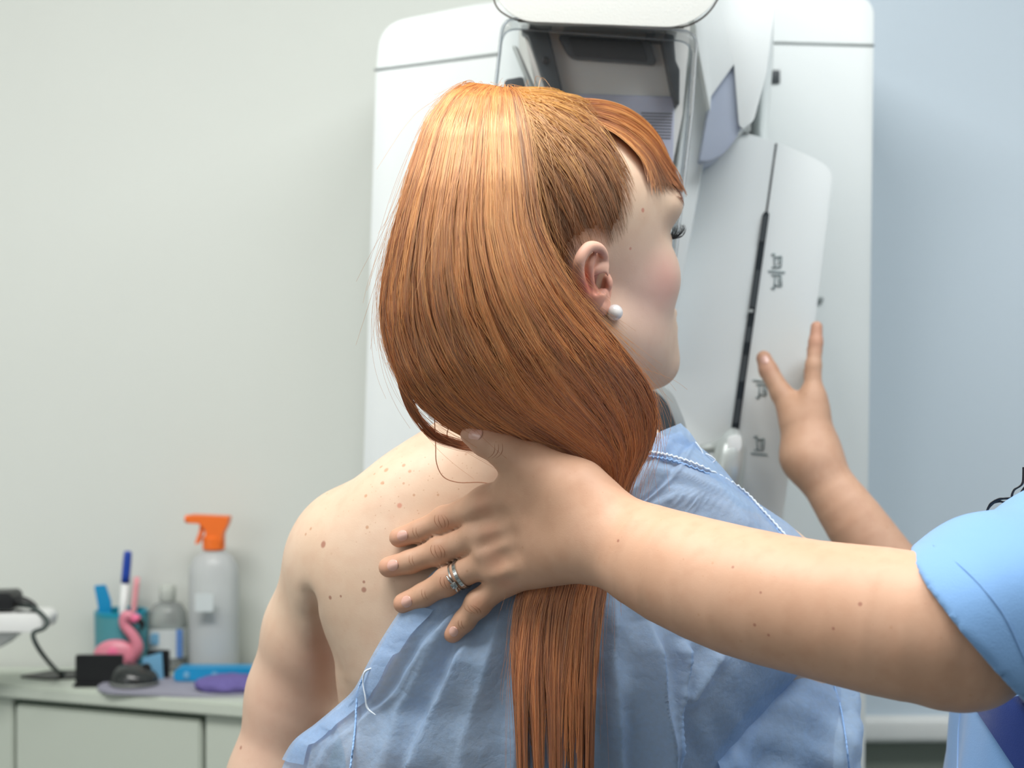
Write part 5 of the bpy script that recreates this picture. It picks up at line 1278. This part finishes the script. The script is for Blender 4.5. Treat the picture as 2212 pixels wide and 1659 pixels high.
for px, py, dr_, ln, wd in ((868, 1157, (-40, 12), .0100, .0086), (847, 1221, (-40, 12), .0106, .0090), (877, 1300, (-40, 20), .0104, .0090), (979, 1365, (-22, 28), .0090, .0078), (1025, 936, (-34, -14), .0128, .0108)):
    nail(px, py, dr_, ln, wd)
nail(1652, 776, (-12, -40), .011, .010, d0=1.45, d1=1.75)
def crease(a, b, bow, n=9, r=.00030):
    P_ = []
    for t in np.linspace(0, 1, n):
        x = a[0]+(b[0]-a[0])*t+bow[0]*math.sin(math.pi*t); y = a[1]+(b[1]-a[1])*t+bow[1]*math.sin(math.pi*t)
        P_.append((x, y))
    dd = march(nurse_sdf, [q[0] for q in P_], [q[1] for q in P_], 1.02, 1.25)
    if np.isnan(dd).any(): return
    P_ = [W(x, y, d+.00008) for (x, y), d in zip(P_, dd)]
    keep(tube('skin_crease', P_, [r*.3, r, r*.3], M['crease'], n=20, sides=5), nur)
for cx_, cy_, h_ in ((953, 1126, 17), (945, 1191, 17), (965, 1259, 16), (1020, 1316, 14)):
    vx, vy = (.30, 1.0) if cy_ < 1300 else (.75, .8)
    for o_, bw_ in ((-9, -5), (-2, -3), (4, 3), (10, 5)):
        crease((cx_+o_-vx*h_*.8, cy_-vy*h_*.8), (cx_+o_+vx*h_*.8, cy_+vy*h_*.8), (bw_, 0))
for cx_, cy_, h_ in ((898, 1150, 11), (890, 1211, 12), (917, 1284, 11), (996, 1349, 9)):
    for o_ in (-3, 4): crease((cx_+o_-3, cy_-h_), (cx_+o_+3, cy_+h_), (-3, 0), r=.00022)
for o_ in (-8, 0, 9): crease((1076+o_, 958), (1062+o_, 990), (6, 3), r=.00026)
def band(name, c, ax, R, wid, thick, mat, parent):
    ax = ax/np.linalg.norm(ax); e1 = np.cross(ax, (0, 0, 1)); e1 /= np.linalg.norm(e1); e2 = np.cross(ax, e1); V = []; n = 48
    for i in range(n):
        g = 2*math.pi*i/n; rd = e1*math.cos(g)+e2*math.sin(g)
        for dr, dx in ((0, -.5), (thick, -.42), (thick, .42), (0, .5)): V.append(c+rd*(R+dr)+ax*dx*wid)
    bm = bmesh.new(); vs = [bm.verts.new(v) for v in V]
    for i in range(n):
        for j in range(4): bm.faces.new([vs[i*4+j], vs[i*4+(j+1) % 4], vs[((i+1) % n)*4+(j+1) % 4], vs[((i+1) % n)*4+j]])
    return keep(auto_smooth(obj(name, bm_mesh(bm, name), mat), 50), parent)
rp2, rp3 = FING['ring'][2][0], FING['ring'][3][0]; ax_ = (rp3-rp2)/np.linalg.norm(rp3-rp2)
def on_axis(x):                                                          # finger axis point seen at pixel column x
    t = 0.0
    for t in np.linspace(-.2, 1, 200):
        p = rp2+(rp3-rp2)*t
        if CX+p[0]/p[1]*F >= x: break
    return rp2+(rp3-rp2)*t, .0103+(.0116-.0103)*t
c1, r1 = on_axis(998); c2, r2 = on_axis(987)
rA = empty('wedding_band', c1); tag(rA, 'engraved silver band on the ring finger, nearer the knuckle', 'ring')
band('hoop', c1, ax_, r1+.0001, .0034, .0012, M['silver_metal'], rA)
for i in range(26):
    g = 2*math.pi*i/26; e1 = np.cross(ax_, (0, 0, 1)); e1 /= np.linalg.norm(e1); e2 = np.cross(ax_, e1); rd = e1*math.cos(g)+e2*math.sin(g)
    keep(tube('engraving', [c1+rd*(r1+.00125)-ax_*.0011, c1+rd*(r1+.00125)+ax_*.0011], .0002, M['charcoal'], n=2, sides=5, smooth_path=False), rA)
rB = empty('stone_ring', c2); tag(rB, 'thin silver ring with a square stone on the ring finger', 'ring')
band('hoop', c2, ax_, r2+.0001, .0016, .0011, M['silver_metal'], rB)
vd = -W(987, 1248, 1)/np.linalg.norm(W(987, 1248, 1)); vd = np.array([0, -1, 0])+np.array([0, 0, -.35]); vd = vd-ax_*(vd @ ax_); vd /= np.linalg.norm(vd)
sd = np.cross(ax_, vd); q0 = c2+vd*(r2+.0026); Rm = Matrix(((ax_[0], sd[0], vd[0], 0), (ax_[1], sd[1], vd[1], 0), (ax_[2], sd[2], vd[2], 0), (0, 0, 0, 1)))
st_o = box('stone_setting', (-.0024, -.0024, -.0016), (.0024, .0024, .0012), M['silver_metal'], None, .0007); st_o.matrix_world = Matrix.Translation(Vector(q0)) @ Rm; st_o.parent = rB; st_o.matrix_parent_inverse = Matrix.Translation(rB.location).inverted()
st_o = box('stone', (-.0016, -.0016, .0008), (.0016, .0016, .0020), glassy('clear_stone', (.75, .8, .85, 1), .1, .02, 2.0), None, .0005); st_o.matrix_world = Matrix.Translation(Vector(q0)) @ Rm; st_o.parent = rB; st_o.matrix_parent_inverse = Matrix.Translation(rB.location).inverted()
for sg in (-1, 1):
    keep(tube('bow_wing', [q0+sd*sg*.0022, q0+sd*sg*.0055-vd*.0012-ax_*.0012, q0+sd*sg*.0085-vd*.0034-ax_*.0022], [.0008, .0011, .0005], M['silver_metal'], n=10, sides=8), rB)
